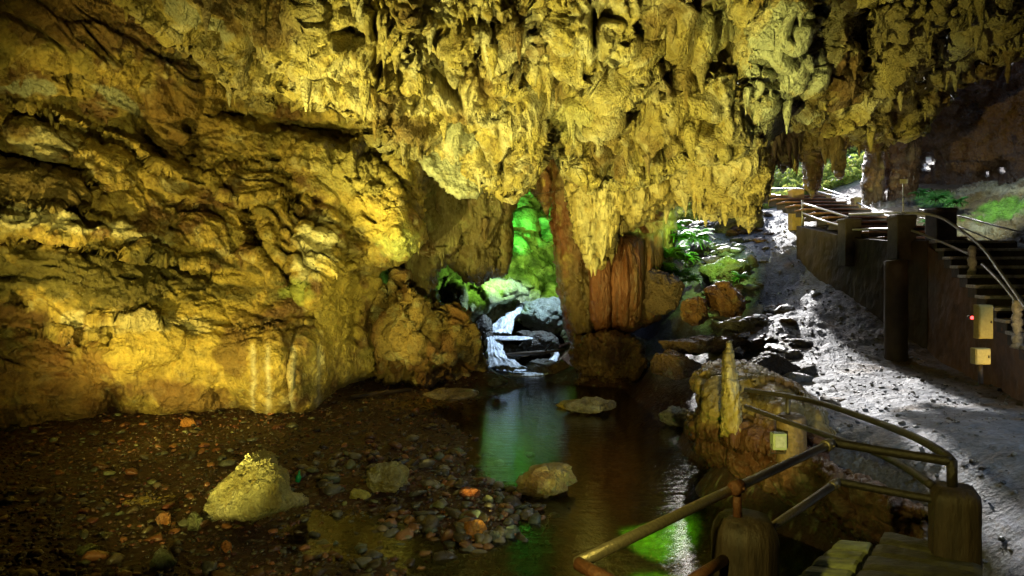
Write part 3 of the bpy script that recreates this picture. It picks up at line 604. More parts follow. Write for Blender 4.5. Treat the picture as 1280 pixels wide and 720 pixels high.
# outcrop between the left wall and the cascade
o = relief('rock_outcrop', [(462, 372), (478, 352), (498, 338), (508, 344), (516, 358), (534, 366), (548, 384), (566, 378), (592, 384), (598, 410), (608, 440), (616, 478), (590, 486), (540, 486), (480, 484), (462, 470), (470, 430), (462, 390)],
  [(470, 345, 16.2), (498, 342, 15.6), (600, 390, 17), (612, 470, 16.6), (540, 484, 15.9), (470, 480, 15.9), (520, 420, 15.1), (570, 430, 15.6)], M_boulder, step=1.3, w=7, R=.4, thick=1.0, jit=5, jf=2,
  bumps=[(500, 395, 20, 56, 20, .35), (575, 425, 26, 38, 30, .35), (535, 455, 40, 24, 25, .3)], creases=[([(500, 345), (512, 400), (500, 440)], 4, .4), ([(545, 380), (560, 420), (600, 450)], 4, .4), ([(470, 430), (530, 440), (560, 480)], 5, .35)],
  disp=lambda P, a, b: .55 * facet(warp(P, .15, 1) @ np.array([[1.1, 0, .5], [0, 1, 0], [-.7, 0, .6]], np.float32) * .9) + .18 * facet(P @ np.array([[3, 0, 1.2], [0, 2.4, 0], [-1.6, 0, 1.3]], np.float32)) + .04 * facet(P * 7) + .03 * fbm(P * 8, 4, .6), color=mkcol(vec(.36, .26, .09), vec(.24, .13, .05), vec(.46, .44, .26)))
tag(o, 'large jagged yellow-brown outcrop between the left wall and the cascade', 'rock outcrop')
o = relief('rock_outcrop', [(555, 352), (600, 342), (640, 348), (664, 360), (662, 372), (636, 378), (618, 386), (604, 398), (585, 408), (560, 404)], [(555, 352, 20), (668, 365, 20.8), (600, 430, 19.6), (610, 370, 19.8)], M_boulder, step=1.5, w=12, R=.6, thick=.9, jit=3,
  disp=lambda P, a, b: disp_block(P, a, b) + .12 * knob(P * vec(3, 3, 1.5)), color=mkcol(vec(.30, .38, .16), vec(.16, .2, .08), vec(.4, .44, .26)))
tag(o, 'mossy green-lit rock shelf above the head of the cascade', 'rock outcrop')

# ------------------------------------------------------------------ boulders
def ico(n):
    import bmesh
    bm = bmesh.new(); bmesh.ops.create_icosphere(bm, subdivisions=n, radius=1); bm.verts.ensure_lookup_table()
    V = np.array([v.co[:] for v in bm.verts], np.float32); T = np.array([[v.index for v in f.verts] for f in bm.faces], np.int32); bm.free(); return V, T
ICO = {k: ico(k) for k in (1, 2, 3, 5, 6)}
def boulder(name, c, size, label, cat='boulder', group=None, col=(BROWN, RED, OCHRE), mat=None, rz=0, cuts=9, seed=0, lvl=5, sink=.3, rough=1.7):
    V, T = ICO[lvl]; r = np.random.default_rng(seed + 100); V = V.copy()
    for _ in range(cuts):
        n = r.normal(size=3); n /= np.linalg.norm(n); dlim = .55 + .3 * r.random(); s = V @ n; V = V - np.outer(np.clip(s - dlim, 0, None) * .92, n)
    S = np.array(size) / 2; V = V * S; ca, sa = math.cos(rz), math.sin(rz); V = V @ np.array([[ca, sa, 0], [-sa, ca, 0], [0, 0, 1]])
    m = float(S.mean()); P = V + np.array(c); n = V / (np.linalg.norm(V, axis=1)[:, None] + 1e-6); q = (P / m).astype(np.float32)
    V = V + n * (m * rough * (.12 * fbm(q * 1.1, 3) + .08 * facet(q * 1.8) + .04 * facet(q * 4.5) + .05 * fbm(q * 5, 4, .6)))[:, None]
    C = mkcol(*[np.asarray(k, np.float32) for k in col], ac=1.0 / m)(P.astype(np.float32) / 1, None, None, None, None)
    o = mesh_obj(name, V, T, mat or M_boulder, C=C); o.location = (c[0], c[1], c[2] + size[2] * (.5 - sink))
    return tag(o, label, cat, group)
def at_ground(px, py, z=None):
    g = G(px, py, .05)
    for _ in range(6):
        zz = float(ground_z([g.x], [g.y])[0]); g = G(px, py, zz)
    return g

YS = (vec(.50, .46, .22), vec(.36, .30, .10), vec(.56, .52, .30))
o = relief('boulder', [(252, 640), (262, 612), (292, 588), (310, 566), (330, 560), (346, 566), (350, 580), (362, 592), (366, 612), (388, 622), (384, 634), (350, 642), (320, 652), (270, 652)],
  [(252, 640, 7.75), (388, 630, 7.8), (320, 650, 7.35), (330, 565, 8.0), (345, 600, 7.45), (270, 600, 7.8)], M_boulder, step=1.0, w=12, R=.22, thick=.35, jit=1.6, jf=2,
  bumps=[(340, 600, 18, 50, 8, .08)], creases=[([(352, 590), (362, 625)], 3, .06)], ledges=[([(300, 600), (340, 618), (366, 612)], 6, .05)],
  disp=lambda P, a, b: .09 * facet(P * 2.6) + .05 * facet((P @ np.array([[9, 0, 3], [0, 6, 0], [-3, 0, 3]], np.float32))) + .03 * fbm(P * vec(14, 14, 6), 4, .65) + .02 * facet(P * vec(22, 22, 9)), color=mkcol(*YS))
tag(o, 'large wedge-shaped pale yellow boulder lying on the dark gravel', 'boulder')
def B(px, py, wpx, hpx, label, col, name='boulder', dy=.8, **kw):
    """a boulder whose foot stands at the pixel (px, py), as wide and high as it shows"""
    g = G(px, py, .0) if kw.pop('wet', False) else at_ground(px, py); s = g.y / F; sink = kw.get('sink', .12)
    return boulder(name, (g.x, g.y + wpx * s * dy * .35, g.z), (wpx * s * 1.1, wpx * s * dy, hpx * s * 1.25), label, col=col, seed=int(px), **kw)
B(481, 617, 50, 36, 'small squarish pale yellow rock on the gravel right of the big wedge boulder', YS, sink=.1)
B(688, 622, 86, 30, 'rounded yellow-brown boulder at the edge of the pool', (vec(.34, .27, .12), vec(.22, .14, .06), vec(.44, .38, .2)), sink=.1, wet=True)
B(448, 624, 26, 14, 'flat bright yellow stone beside the squarish pale rock', (vec(.55, .5, .12), vec(.45, .4, .1), vec(.5, .48, .2)), name='stone', cat='stone', lvl=3)
B(592, 672, 30, 26, 'bright orange angular stone lying on the gravel spit', (vec(.62, .27, .05), vec(.5, .2, .04), vec(.6, .35, .1)), name='stone', cat='stone', lvl=3)
B(585, 622, 30, 12, 'flat red-orange stone above the bright orange one', (vec(.34, .11, .04), vec(.25, .07, .03), vec(.4, .2, .08)), name='stone', cat='stone', lvl=3)
B(231, 534, 24, 12, 'orange stone lying at the foot of the left wall', (vec(.55, .25, .07), vec(.4, .18, .05), vec(.5, .35, .1)), name='stone', cat='stone', lvl=3)
B(202, 656, 18, 18, 'rounded orange-brown stone on the gravel left of the wedge boulder', (vec(.42, .19, .06), vec(.3, .12, .04), vec(.4, .2, .1)), name='stone', cat='stone', lvl=3)
B(241, 664, 18, 26, 'upright grey-green stone standing left of the wedge boulder', (vec(.16, .18, .08), vec(.12, .12, .06), vec(.2, .2, .1)), name='stone', cat='stone', lvl=3)
B(282, 692, 14, 18, 'small orange stone at the bottom of the gravel below the wedge boulder', (vec(.5, .2, .05), vec(.4, .16, .04), vec(.5, .25, .1)), name='stone', cat='stone', lvl=3)
B(512, 655, 18, 11, 'small tan stone on the gravel spit left of the orange one', (vec(.45, .25, .1), vec(.4, .2, .08), vec(.5, .3, .15)), name='stone', cat='stone', lvl=3)
B(640, 672, 22, 15, 'smooth grey-green stone right of the bright orange one', (vec(.16, .22, .18), vec(.12, .16, .13), vec(.2, .24, .2)), name='stone', cat='stone', lvl=3)
B(618, 678, 18, 18, 'smooth dark grey stone touching the bright orange one', (vec(.12, .14, .13), vec(.1, .11, .1), vec(.16, .18, .16)), name='stone', cat='stone', lvl=3)
B(106, 694, 26, 14, 'flat olive stone at the lower left of the gravel', (vec(.17, .18, .05), vec(.13, .13, .04), vec(.2, .2, .08)), name='stone', cat='stone', lvl=3)
B(200, 712, 30, 26, 'dark green-grey stone at the bottom edge of the gravel', (vec(.09, .11, .05), vec(.07, .08, .04), vec(.12, .12, .07)), name='stone', cat='stone', lvl=3)
B(722, 512, 50, 10, 'flat yellow stone just breaking the surface in the middle of the pool', (vec(.50, .40, .08), vec(.4, .3, .06), vec(.5, .44, .14)), name='stone', cat='stone', lvl=3, wet=True)
WH = (vec(.42, .42, .40), vec(.26, .25, .22), vec(.5, .5, .48))
B(740, 519, 60, 17, 'low wet rock with a pale crust in the middle of the pool', (vec(.36, .32, .2), vec(.16, .13, .08), vec(.5, .5, .46)), sink=.15, wet=True)
B(846, 535, 52, 20, 'flat whitish wet rock on the right edge of the pool', WH, sink=.1, wet=True)
B(832, 492, 40, 14, 'whitish wet rock at the far right corner of the pool', WH, sink=.1, wet=True)
RB = (vec(.22, .11, .04), vec(.14, .06, .025), vec(.26, .2, .09))
def BW(c, size, label, col=RB, seed=1, **kw): return boulder('boulder', c, size, label, col=col, seed=seed, **kw)
def BP(px, py, d, wpx, hpx, label, col=RB, dy=.8, **kw):
    p = W(px, py, d); s = d / F; return boulder('boulder', (p.x, p.y, p.z - hpx * s * .5), (wpx * s, wpx * s * dy, hpx * s), label, col=col, seed=int(px + py), sink=0, **kw)
BP(905, 378, 15.5, 54, 50, 'rusty brown boulder right of its twin on the left edge of the path', RB, lvl=5)
BP(870, 388, 15.2, 40, 36, 'smaller rusty brown boulder beside the larger one at the path edge')
BP(905, 342, 17.5, 66, 40, 'mossy dark boulder behind the rusty pair at the path edge', (vec(.12, .13, .06), vec(.1, .09, .05), vec(.18, .22, .08)))
BP(825, 365, 16.2, 54, 60, 'dark brown boulder leaning against the red pillar', (vec(.12, .08, .04), vec(.08, .05, .03), vec(.18, .12, .06)))
BP(880, 430, 13.6, 120, 26, 'low broad dark ledge rock below the rusty boulders', (vec(.10, .06, .035), vec(.07, .04, .025), vec(.15, .12, .09)), dy=.5)
BP(845, 455, 13.2, 80, 34, 'brown layered rock at the right bank of the pool', (vec(.2, .12, .06), vec(.12, .07, .04), vec(.4, .38, .34)), dy=.6)
BP(965, 455, 11.6, 70, 26, 'dark flat rock in the path above the stalagmite', (vec(.08, .06, .045), vec(.06, .045, .03), vec(.14, .13, .12)), dy=.7)
BP(930, 405, 13.8, 60, 22, 'wet dark rock sunk in the slope right of the rusty boulders', (vec(.10, .09, .07), vec(.07, .06, .05), vec(.3, .3, .28)), dy=.7)
BP(925, 290, 21, 70, 60, 'shaded green-brown boulder at the top left of the path', (vec(.13, .13, .06), vec(.09, .08, .04), vec(.2, .24, .1)))
BP(880, 320, 19.5, 50, 50, 'dark boulder behind the ferns left of the path', (vec(.10, .10, .05), vec(.08, .07, .04), vec(.16, .2, .08)))
BP(1000, 262, 23, 50, 26, 'pale sunlit boulder at the top of the path', (vec(.4, .37, .25), vec(.3, .27, .15), vec(.5, .48, .4)))

# mound with the stalagmite
o = relief('rock_mound', [(862, 475), (880, 458), (905, 452), (945, 455), (985, 475), (1015, 492), (1035, 520), (1045, 545), (1040, 600), (1062, 660), (1000, 648), (930, 610), (885, 585), (858, 550), (856, 530), (868, 500)],
  [(862, 475, 9.6), (905, 455, 9.8), (1030, 520, 8.2), (1045, 650, 7.0), (930, 605, 8.6), (870, 560, 9.2), (940, 540, 8.3), (985, 480, 9.0)], M_bank, step=1.2, w=22, R=.55, thick=.9, jit=4,
  bumps=[(890, 490, 26, 34, 0, .2), (990, 505, 44, 26, 20, .22), (955, 570, 60, 30, 15, .2)], ledges=[([(860, 530), (900, 545), (960, 560), (1040, 590)], 14, .3)],
  disp=disp_knob, color=lambda P, px, py, N, d: mixc(mixc(np.tile(vec(.30, .22, .08), (len(P), 1)), BROWN, sstep(fbm(P * 2, 3), -.05, .2)), vec(.11, .045, .02), sstep(py - px * .1, 438, 452)))
tag(o, 'knobbly brown rock mound at the water edge carrying the stalagmite', 'rock mound')
def disp_stg(P, px, py): return .07 * fbm(P * vec(4, 4, 2), 3) + .05 * ridged(dz(P, 7, 1.2), 3) + .03 * knob(P * vec(14, 14, 9))
o = relief('stalagmite', [(898, 545), (902, 500), (901, 470), (903, 440), (908, 427), (914, 427), (918, 445), (922, 470), (927, 500), (930, 530), (940, 548), (915, 552)], [(900, 545, 8.2), (935, 545, 8.2), (910, 430, 8.3), (915, 500, 8.1)], M_flow, step=1.0, w=14, R=.22, thick=.24, jit=2.2, jf=3,
  disp=disp_stg, color=mkcol(vec(.46, .36, .14), OCHRE, CREAM))
tag(o, 'tall pale yellow stalagmite with a worn tip standing on the rock mound', 'stalagmite')
o = relief('retaining_bank', [(1010, 560), (1060, 585), (1110, 610), (1170, 640), (1170, 700), (1080, 680), (1040, 660), (1000, 640), (940, 615), (940, 590)], [(1010, 560, 7), (1170, 640, 5), (1170, 700, 4.9), (1000, 640, 7.4), (1060, 620, 6.4)], M_bank, step=1.4, w=22, R=.4, thick=.5, jit=4,
  disp=disp_block, color=mkcol(vec(.14, .07, .035), vec(.09, .04, .02), vec(.22, .18, .12)))
o.name = 'rock_ledge'; tag(o, 'dark red-brown rock ledge between the water and the path under the railings', 'rock ledge')

# ------------------------------------------------------------------ pebbles
def pebbles(name, n, region, smin, smax, colors, mat, lvl=1, seedn=3, power=3.0, flat=.55, zoff=0):
    V0, T0 = ICO[lvl]; r = np.random.default_rng(seedn); X, Y = region(r, n); X, Y = np.asarray(X), np.asarray(Y); Z = ground_z(X, Y); n = len(X)
    S = smin + (smax - smin) * r.random(n) ** power
    col = np.array(colors)[r.integers(0, len(colors), n)] * (.6 + .8 * r.random((n, 1)))
    m = len(V0); sc3 = S[:, None] * (.7 + .6 * r.random((n, 3))) * np.array([1, 1, flat]); ang = r.random(n) * 6.28; tl = r.normal(size=n) * .3
    V = V0[None] * (1 + .16 * r.normal(size=(n, m, 1)))
    for _ in range(4):
        nn = r.normal(size=(n, 1, 3)); nn /= np.linalg.norm(nn, axis=2)[..., None]; dd = (V * nn).sum(2); V = V - np.clip(dd - (.45 + .4 * r.random((n, 1))), 0, None)[..., None] * nn
    V = V * sc3[:, None, :] * .5
    ct, st = np.cos(tl)[:, None], np.sin(tl)[:, None]; V = np.stack([V[..., 0], V[..., 1] * ct - V[..., 2] * st, V[..., 1] * st + V[..., 2] * ct], -1)
    ca, sa = np.cos(ang)[:, None], np.sin(ang)[:, None]; V = np.stack([V[..., 0] * ca - V[..., 1] * sa, V[..., 0] * sa + V[..., 1] * ca, V[..., 2]], -1)
    P0 = np.stack([X, Y, Z], 1).astype(np.float32); zd = ground_detail(P0 * vec(1, 1, 0) + vec(0, 0, 3))
    V = V + np.stack([X, Y, Z + zd + S * .12 + zoff], 1)[:, None]
    T = (T0[None] + (np.arange(n) * m)[:, None, None]).reshape(-1, 3)
    return mesh_obj(name, V.reshape(-1, 3), T, mat, C=np.repeat(col, m, 0).astype(np.float32))
def reg_poly(poly, near=0):
    def f(r, n):
        # uniform over the ground seen inside this outline
        P = np.array([tuple(G(a, b, .06)) for a, b in poly]); out = []
        lo, hi = P[:, :2].min(0), P[:, :2].max(0); X = lo[0] + (hi[0] - lo[0]) * r.random(n * 3); u = r.random(n * 3)
        Y = lo[1] + (hi[1] - lo[1]) * (u ** (1 + near)); k = inside(X, Y, [tuple(p[:2]) for p in P]); return X[k][:n], Y[k][:n]
    return f
PC = [(.05, .025, .015), (.035, .02, .014), (.06, .03, .016), (.09, .028, .018), (.06, .05, .035), (.10, .08, .04), (.035, .025, .02), (.13, .06, .03), (.09, .09, .06), (.2, .075, .03), (.16, .12, .07)]
grav_poly = [(-120, 560), (0, 542), (130, 520), (300, 508), (400, 496), (450, 478), (600, 484), (604, 500), (590, 530), (600, 570), (660, 600), (700, 640), (660, 690), (620, 760), (-120, 900)]
o = pebbles('gravel', 15000, reg_poly(grav_poly, .8), .015, .075, PC, M_pebble, 1, 3, 2.0); tag(o, 'dark wet reddish pebbles covering the stream bank', 'gravel', kind='stuff')
o = pebbles('river_stones', 900, reg_poly(grav_poly, .8), .07, .2, PC + [(.24, .1, .04), (.15, .16, .08)], M_pebble, 2, 5, 3.0); tag(o, 'larger dark stones strewn through the gravel', 'stones', kind='stuff')
spit = [(560, 600), (620, 590), (668, 620), (680, 650), (650, 680), (590, 690), (540, 670), (500, 640)]
def reg_spit(r, n):
    c = [(560, 640, .45), (625, 655, .35), (600, 605, .5), (655, 630, .25), (500, 590, .7), (500, 650, .3), (600, 680, .25), (430, 600, .6), (560, 570, .6), (420, 690, .4)]; k = r.integers(0, len(c), n); g = [G(a, b, .06) for a, b, w in c]
    return np.array([g[i].x for i in k]) + r.normal(size=n) * np.array([c[i][2] for i in k]), np.array([g[i].y for i in k]) + r.normal(size=n) * np.array([c[i][2] for i in k]) * .8
o = pebbles('spit_stones', 520, reg_spit, .035, .24, [(.10, .10, .09), (.13, .06, .03), (.06, .05, .04), (.2, .1, .05), (.08, .1, .08), (.16, .14, .1)], M_pebble, 2, 6, 2.6, zoff=.01); tag(o, 'wet shiny stones heaped on the gravel spit by the pool', 'stones', kind='stuff')
def reg_path(r, n):
    Y = 5 + 17 * r.random(n); X = 3.2 + .16 * (Y - 9).clip(0) + r.random(n) * 3.6; return X, Y
def reg_edge(r, n):
    Y = 9.5 + 13 * r.random(n) ** 1.3; X = 3.2 + .20 * (Y - 9).clip(0) + abs(r.normal(size=n)) * (.5 + .05 * (Y - 9)); return X, Y
o = pebbles('path_stones', 420, reg_edge, .10, .55, [(.13, .12, .11), (.10, .08, .06), (.2, .2, .2), (.12, .07, .035)], M_bank, 2, 21, 2.6, flat=.5, zoff=-.03); tag(o, 'larger broken stones half sunk along the left edge of the path', 'stones', kind='stuff')
o = pebbles('path_rubble', 3000, reg_path, .02, .09, [(.15, .15, .16), (.12, .12, .12), (.22, .22, .23), (.10, .085, .07)], M_bank, 1, 8, 3.5, flat=.6); tag(o, 'wet grey rubble strewn on the path slope', 'rubble', kind='stuff')

# ------------------------------------------------------------------ water
def water_mat():
    m = bpy.data.materials.new('stream_water'); t = nt(m); L = t.links.new
    out = N_(t, 'ShaderNodeOutputMaterial'); tr = N_(t, 'ShaderNodeBsdfTransparent'); tr.inputs[0].default_value = (.72, .60, .36, 1)
    gl = N_(t, 'ShaderNodeBsdfGlossy'); gl.inputs['Roughness'].default_value = .09; gl.inputs[0].default_value = (.95, .97, 1, 1)
    fr = N_(t, 'ShaderNodeFresnel', IOR=1.45); mx = N_(t, 'ShaderNodeMixShader')
    g = N_(t, 'ShaderNodeNewGeometry'); mp = N_(t, 'ShaderNodeMapping'); mp.inputs['Scale'].default_value = (1.5, 5, 1); L(g.outputs['Position'], mp.inputs['Vector'])
    n = N_(t, 'ShaderNodeTexNoise', Scale=1.6, Detail=5.0, Roughness=.55); L(mp.outputs[0], n.inputs['Vector'])
    bp = N_(t, 'ShaderNodeBump'); bp.inputs['Strength'].default_value = .35; bp.inputs['Distance'].default_value = .03; L(n.outputs[0], bp.inputs['Height'])
    L(bp.outputs[0], gl.inputs['Normal']); L(bp.outputs[0], fr.inputs['Normal'])
    L(fr.outputs[0], mx.inputs[0]); L(tr.outputs[0], mx.inputs[1]); L(gl.outputs[0], mx.inputs[2]); L(mx.outputs[0], out.inputs[0])
    return m
M_water = water_mat()
o = mesh_obj('water', [(-9, 1, 0), (3.9, 1, 0), (4.2, 11, 0), (2.7, 14.5, 0), (2.6, 19.5, 0), (-.6, 19.5, 0), (-1.2, 15, 0), (-9, 13, 0)], np.array([[0, 1, 2, 3, 4, 5, 6, 7]]), M_water, smooth=False); tag(o, kind='structure')

M_foam = plain_mat('white_water', (.50, .56, .63), .35, bump=1.0, scale=13, var=.75, vs=(1, .6, .28))
def ribbon(name, pts, wds, label, th=.13, n=22):
    """falling water: a curved sheet with threads, thick in the middle"""
    P = np.array([tuple(p) for p in pts]); m = len(P); u = np.linspace(0, 1, (m - 1) * 8 + 1) * (m - 1); k = np.arange(m)
    Q = np.stack([np.interp(u, k, P[:, i]) for i in range(3)], 1); wv = np.interp(u, k, wds); V = []
    for i, (q, w) in enumerate(zip(Q, wv)):
        for s in (1, -1):
            for j in range(n):
                a = j / (n - 1) * 2 - 1; V.append((q[0] + a * w / 2 * s, q[1] - s * th * math.sqrt(max(0, 1 - a * a)) + .02 * math.sin(j * 2.3), q[2] + s * th * .6 * math.sqrt(max(0, 1 - a * a)) + .02 * math.sin(j * 1.9 + i * .15)))
    V = np.array(V); nn = 2 * n; i0 = np.arange(len(Q) - 1)[:, None] * nn; j = np.arange(nn)[None]
    Qd = np.stack([i0 + j, i0 + (j + 1) % nn, i0 + nn + (j + 1) % nn, i0 + nn + j], -1).reshape(-1, 4)
    V = V + (.07 * np.stack([perlin(V * 4), perlin(V * 4 + 9), perlin(V * 4 + 20)], 1))
    return tag(mesh_obj(name, V, Qd, M_foam), label, 'waterfall')
ribbon('waterfall', [W(650, 388, 20.9), W(641, 394, 20.6), W(632, 402, 20.3), W(626, 411, 20.0), W(622, 418, 19.7)], [.3, .42, .5, .7, .8], 'slanting white upper fall of the cascade left of the grey boulder')
ribbon('waterfall', [W(616, 422, 19.5), W(617, 434, 19.1), W(621, 448, 18.7), W(632, 460, 18.3)], [.5, .5, .6, 1.1], 'lower white chute of the cascade dropping into the pool')
ribbon('waterfall', [W(690, 432, 20.0), W(694, 446, 19.6), W(690, 456, 19.3)], [.25, .2, .35], 'small thread of white water at the right of the cascade')
V_, T_ = ICO[5]
def foam_patch(c, rx, ry, label):
    P = V_ * np.array([rx, ry, .05]); P[:, 2] += .04 * fbm(V_ * 3, 3); o = mesh_obj('foam', P, T_, M_foam); o.location = c; return tag(o, label, 'foam', kind='stuff')
foam_patch(tuple(G(648, 466, .02)), .95, .5, 'white foam where the cascade meets the pool'); foam_patch(tuple(W(640, 423, 19.4)), .6, .35, 'white water gliding between the cascade rocks')
CB = (vec(.10, .10, .09), vec(.07, .06, .05), vec(.16, .17, .15))
BP(678, 392, 21.2, 70, 52, 'large rounded grey-green boulder above the cascade', (vec(.26, .32, .28), vec(.18, .22, .18), vec(.34, .38, .34)), rz=.5)
BP(672, 428, 19.8, 52, 32, 'dark wet boulder in the middle of the cascade', CB, rz=-.4)
BP(640, 440, 19.6, 26, 20, 'small black wet rock left of the middle boulder in the cascade', CB)
BP(675, 458, 18.8, 50, 18, 'low black rock at the foot of the cascade', CB)
BP(604, 415, 19.4, 26, 40, 'narrow dark rock at the left side of the cascade', CB)
BP(700, 460, 18.3, 40, 22, 'dark rock between the cascade and the foot of the column', (vec(.12, .08, .05), vec(.08, .05, .03), vec(.15, .12, .08)))
BP(655, 418, 20.4, 22, 14, 'tiny dark stone on the upper step of the cascade', CB)
M_bark = plain_mat('wet_bark', (.05, .032, .02), .45, bump=.8, scale=25, vs=(1, 1, 1))
mb = MB(); mb.tube([W(628, 444, 18.9), W(655, 442, 18.7), W(680, 440, 18.6), W(706, 437, 18.6)], [.05, .06, .05, .03], 10, .08); mb.tube([W(680, 440, 18.6), W(690, 430, 18.5), W(698, 426, 18.5)], [.03, .02, .01], 8)
tag(mb.build('fallen_branch', M_bark), 'dark fallen branch lying across the foot of the cascade', 'branch')
mb = MB(); g0, g1, g2 = G(438, 497, .2), G(470, 492, .2), G(515, 487, .24); mb.tube([g0, g1, g2], [.05, .06, .04], 10, .1); mb.tube([g1, g1 + Vector((.3, -.15, .1))], [.03, .01], 8)
tag(mb.build('driftwood', M_bark), 'grey driftwood log lying on the gravel below the jagged outcrop', 'driftwood')
BP(562, 492, 13.8, 70, 12, 'flat tan slab lying at the pool edge below the outcrop', (vec(.36, .28, .17), vec(.28, .2, .1), vec(.42, .36, .24)), dy=.9)
BP(622, 478, 15.8, 26, 12, 'small dark rock at the pool edge right of the outcrop', CB)
M_bottle = plain_mat('green_glass', (.02, .35, .12), .15)
mb = MB(); g = at_ground(372, 604); mb.tube([g + Vector((0, 0, .02)), g + Vector((.015, 0, .09)), g + Vector((.02, 0, .12)), g + Vector((.022, 0, .17))], [.035, .038, .016, .014], 12)
tag(mb.build('bottle', M_bottle), 'small green bottle standing in the gravel behind the wedge boulder', 'bottle')

# ------------------------------------------------------------------ foreground railing and bridge
M_rail = plain_mat('worn_gilt_steel', (.24, .20, .13), .33, .6, .25, 60, .3, vs=(1, 1, 1))
M_railr = plain_mat('rusty_steel', (.12, .045, .02), .5, .2, .5, 60, .4)
M_raild = plain_mat('dark_painted_steel', (.035, .028, .02), .42, .2, .4, 60, .4)
M_log = plain_mat('faux_log_concrete', (.04, .026, .016), .6, 0, 1.0, 16, .5, vs=(1, 1, .18))
M_deck = plain_mat('mossy_plank', (.24, .26, .12), .55, 0, .9, 12, .55, vs=(.6, 2.5, 1))
M_deckd = plain_mat('dark_mossy_plank', (.06, .055, .028), .55, 0, .9, 14, .6, vs=(.8, 2, 1))
def smooth_path(pts, n=8):
    P = np.array([tuple(p) for p in pts]); m = len(P); out = []
    for i in range(m - 1):
        p0, p1, p2, p3 = P[max(i - 1, 0)], P[i], P[i + 1], P[min(i + 2, m - 1)]
        for t in np.arange(n) / n: out.append(.5 * (2 * p1 + (p2 - p0) * t + (2 * p0 - 5 * p1 + 4 * p2 - p3) * t * t + (-p0 + 3 * p1 - 3 * p2 + p3) * t ** 3))
    return out + [P[-1]]
ZR = 1.87
def collar(p, q, r, root, mat):
    """welded sleeve with two bolt heads round a pipe"""
    p, q = Vector(p), Vector(q); d = (q - p).normalized(); mb = MB(); mb.tube([p - d * .035, p - d * .03, p + d * .03, p + d * .035], [r * 1.02, r * 1.22, r * 1.22, r * 1.02], 16); c = mb.build('collar', mat, root)
    n = d.cross(Vector((0, 0, 1))).normalized()
    mb = MB(); mb.tube([p + n * r, p + n * r * 1.5], r * .28, 6); mb.build('bolt', mat, c)
J = W(1042, 553, 4.25); CR = W(1190, 577, 3.9); JL = W(1048, 602, 4.25)
root = empty('handrail', (0, 0, 0)); tag(root, 'thick golden-brown pipe railing in the foreground running over the water to its corner joint', 'railing')
mb = MB(); mb.tube([W(722, 704, 2.62), W(880, 628, 3.3), J], .024, 18); mb.build('top_rail', M_rail, root)
mb = MB(); mb.tube([W(1048, 602, 4.25), W(968, 657, 3.75), W(900, 704, 3.4)], .024, 14); mb.build('lower_rail', M_rail, root)
mb = MB(); mb.tube([W(722, 704, 2.62), W(780, 736, 2.45)], .026, 14); mb.build('rusty_brace', M_railr, root); mb = MB(); mb.tube([W(905, 700, 3.35), W(860, 728, 3.1)], .026, 14); mb.build('rusty_brace', M_railr, root)
mb = MB(); mb.tube([W(921, 606, 3.45), W(922, 655, 3.45)], .022, 12); mb.build('post', M_railr, root)
collar(W(921, 609, 3.44), J, .030, root, M_railr); collar(J.lerp(W(880, 628, 3.3), .06), J, .030, root, M_rail); collar(JL.lerp(W(968, 657, 3.75), .08), JL, .024, root, M_rail)
root = empty('handrail', (0, 0, 0)); tag(root, 'dark pipe railing from the corner joint across to the square stub post by the deck', 'railing')
mb = MB(); mb.tube(smooth_path([J, W(1100, 563, 4.12), CR]), .027, 14); mb.build('top_rail', M_raild, root)
mb = MB(); mb.tube(smooth_path([JL, W(1110, 614, 4.1), W(1172, 625, 3.9)]), .024, 14); mb.build('lower_rail', M_raild, root)
mb = MB(); mb.tube([CR + Vector((0, 0, .01)), W(1190, 612, 3.9)], .028, 14); mb.build('post', M_raild, root)
root = empty('handrail', (0, 0, 0)); tag(root, 'curved dark pipe railing running from the stub post back to the stalagmite', 'railing')
mb = MB(); mb.tube(smooth_path([CR, W(1176, 565, 4.05), W(1140, 545, 4.5), W(1080, 522, 5.6), W(1010, 500, 6.9), W(932, 487, 8.15)]), [.027] * 40 + [.026], 14); mb.build('top_rail', M_raild, root)
mb = MB(); mb.tube(smooth_path([W(1164, 606, 3.95), W(1128, 582, 4.5), W(1085, 562, 5.2), W(1030, 543, 6.2), W(975, 524, 7.2), W(932, 508, 8.1)]), .026, 14); mb.build('lower_rail', M_raild, root)
mb = MB(); mb.tube([W(985, 497, 7.3), W(985, 530, 7.3)], .026, 12); mb.build('post', M_raild, root)
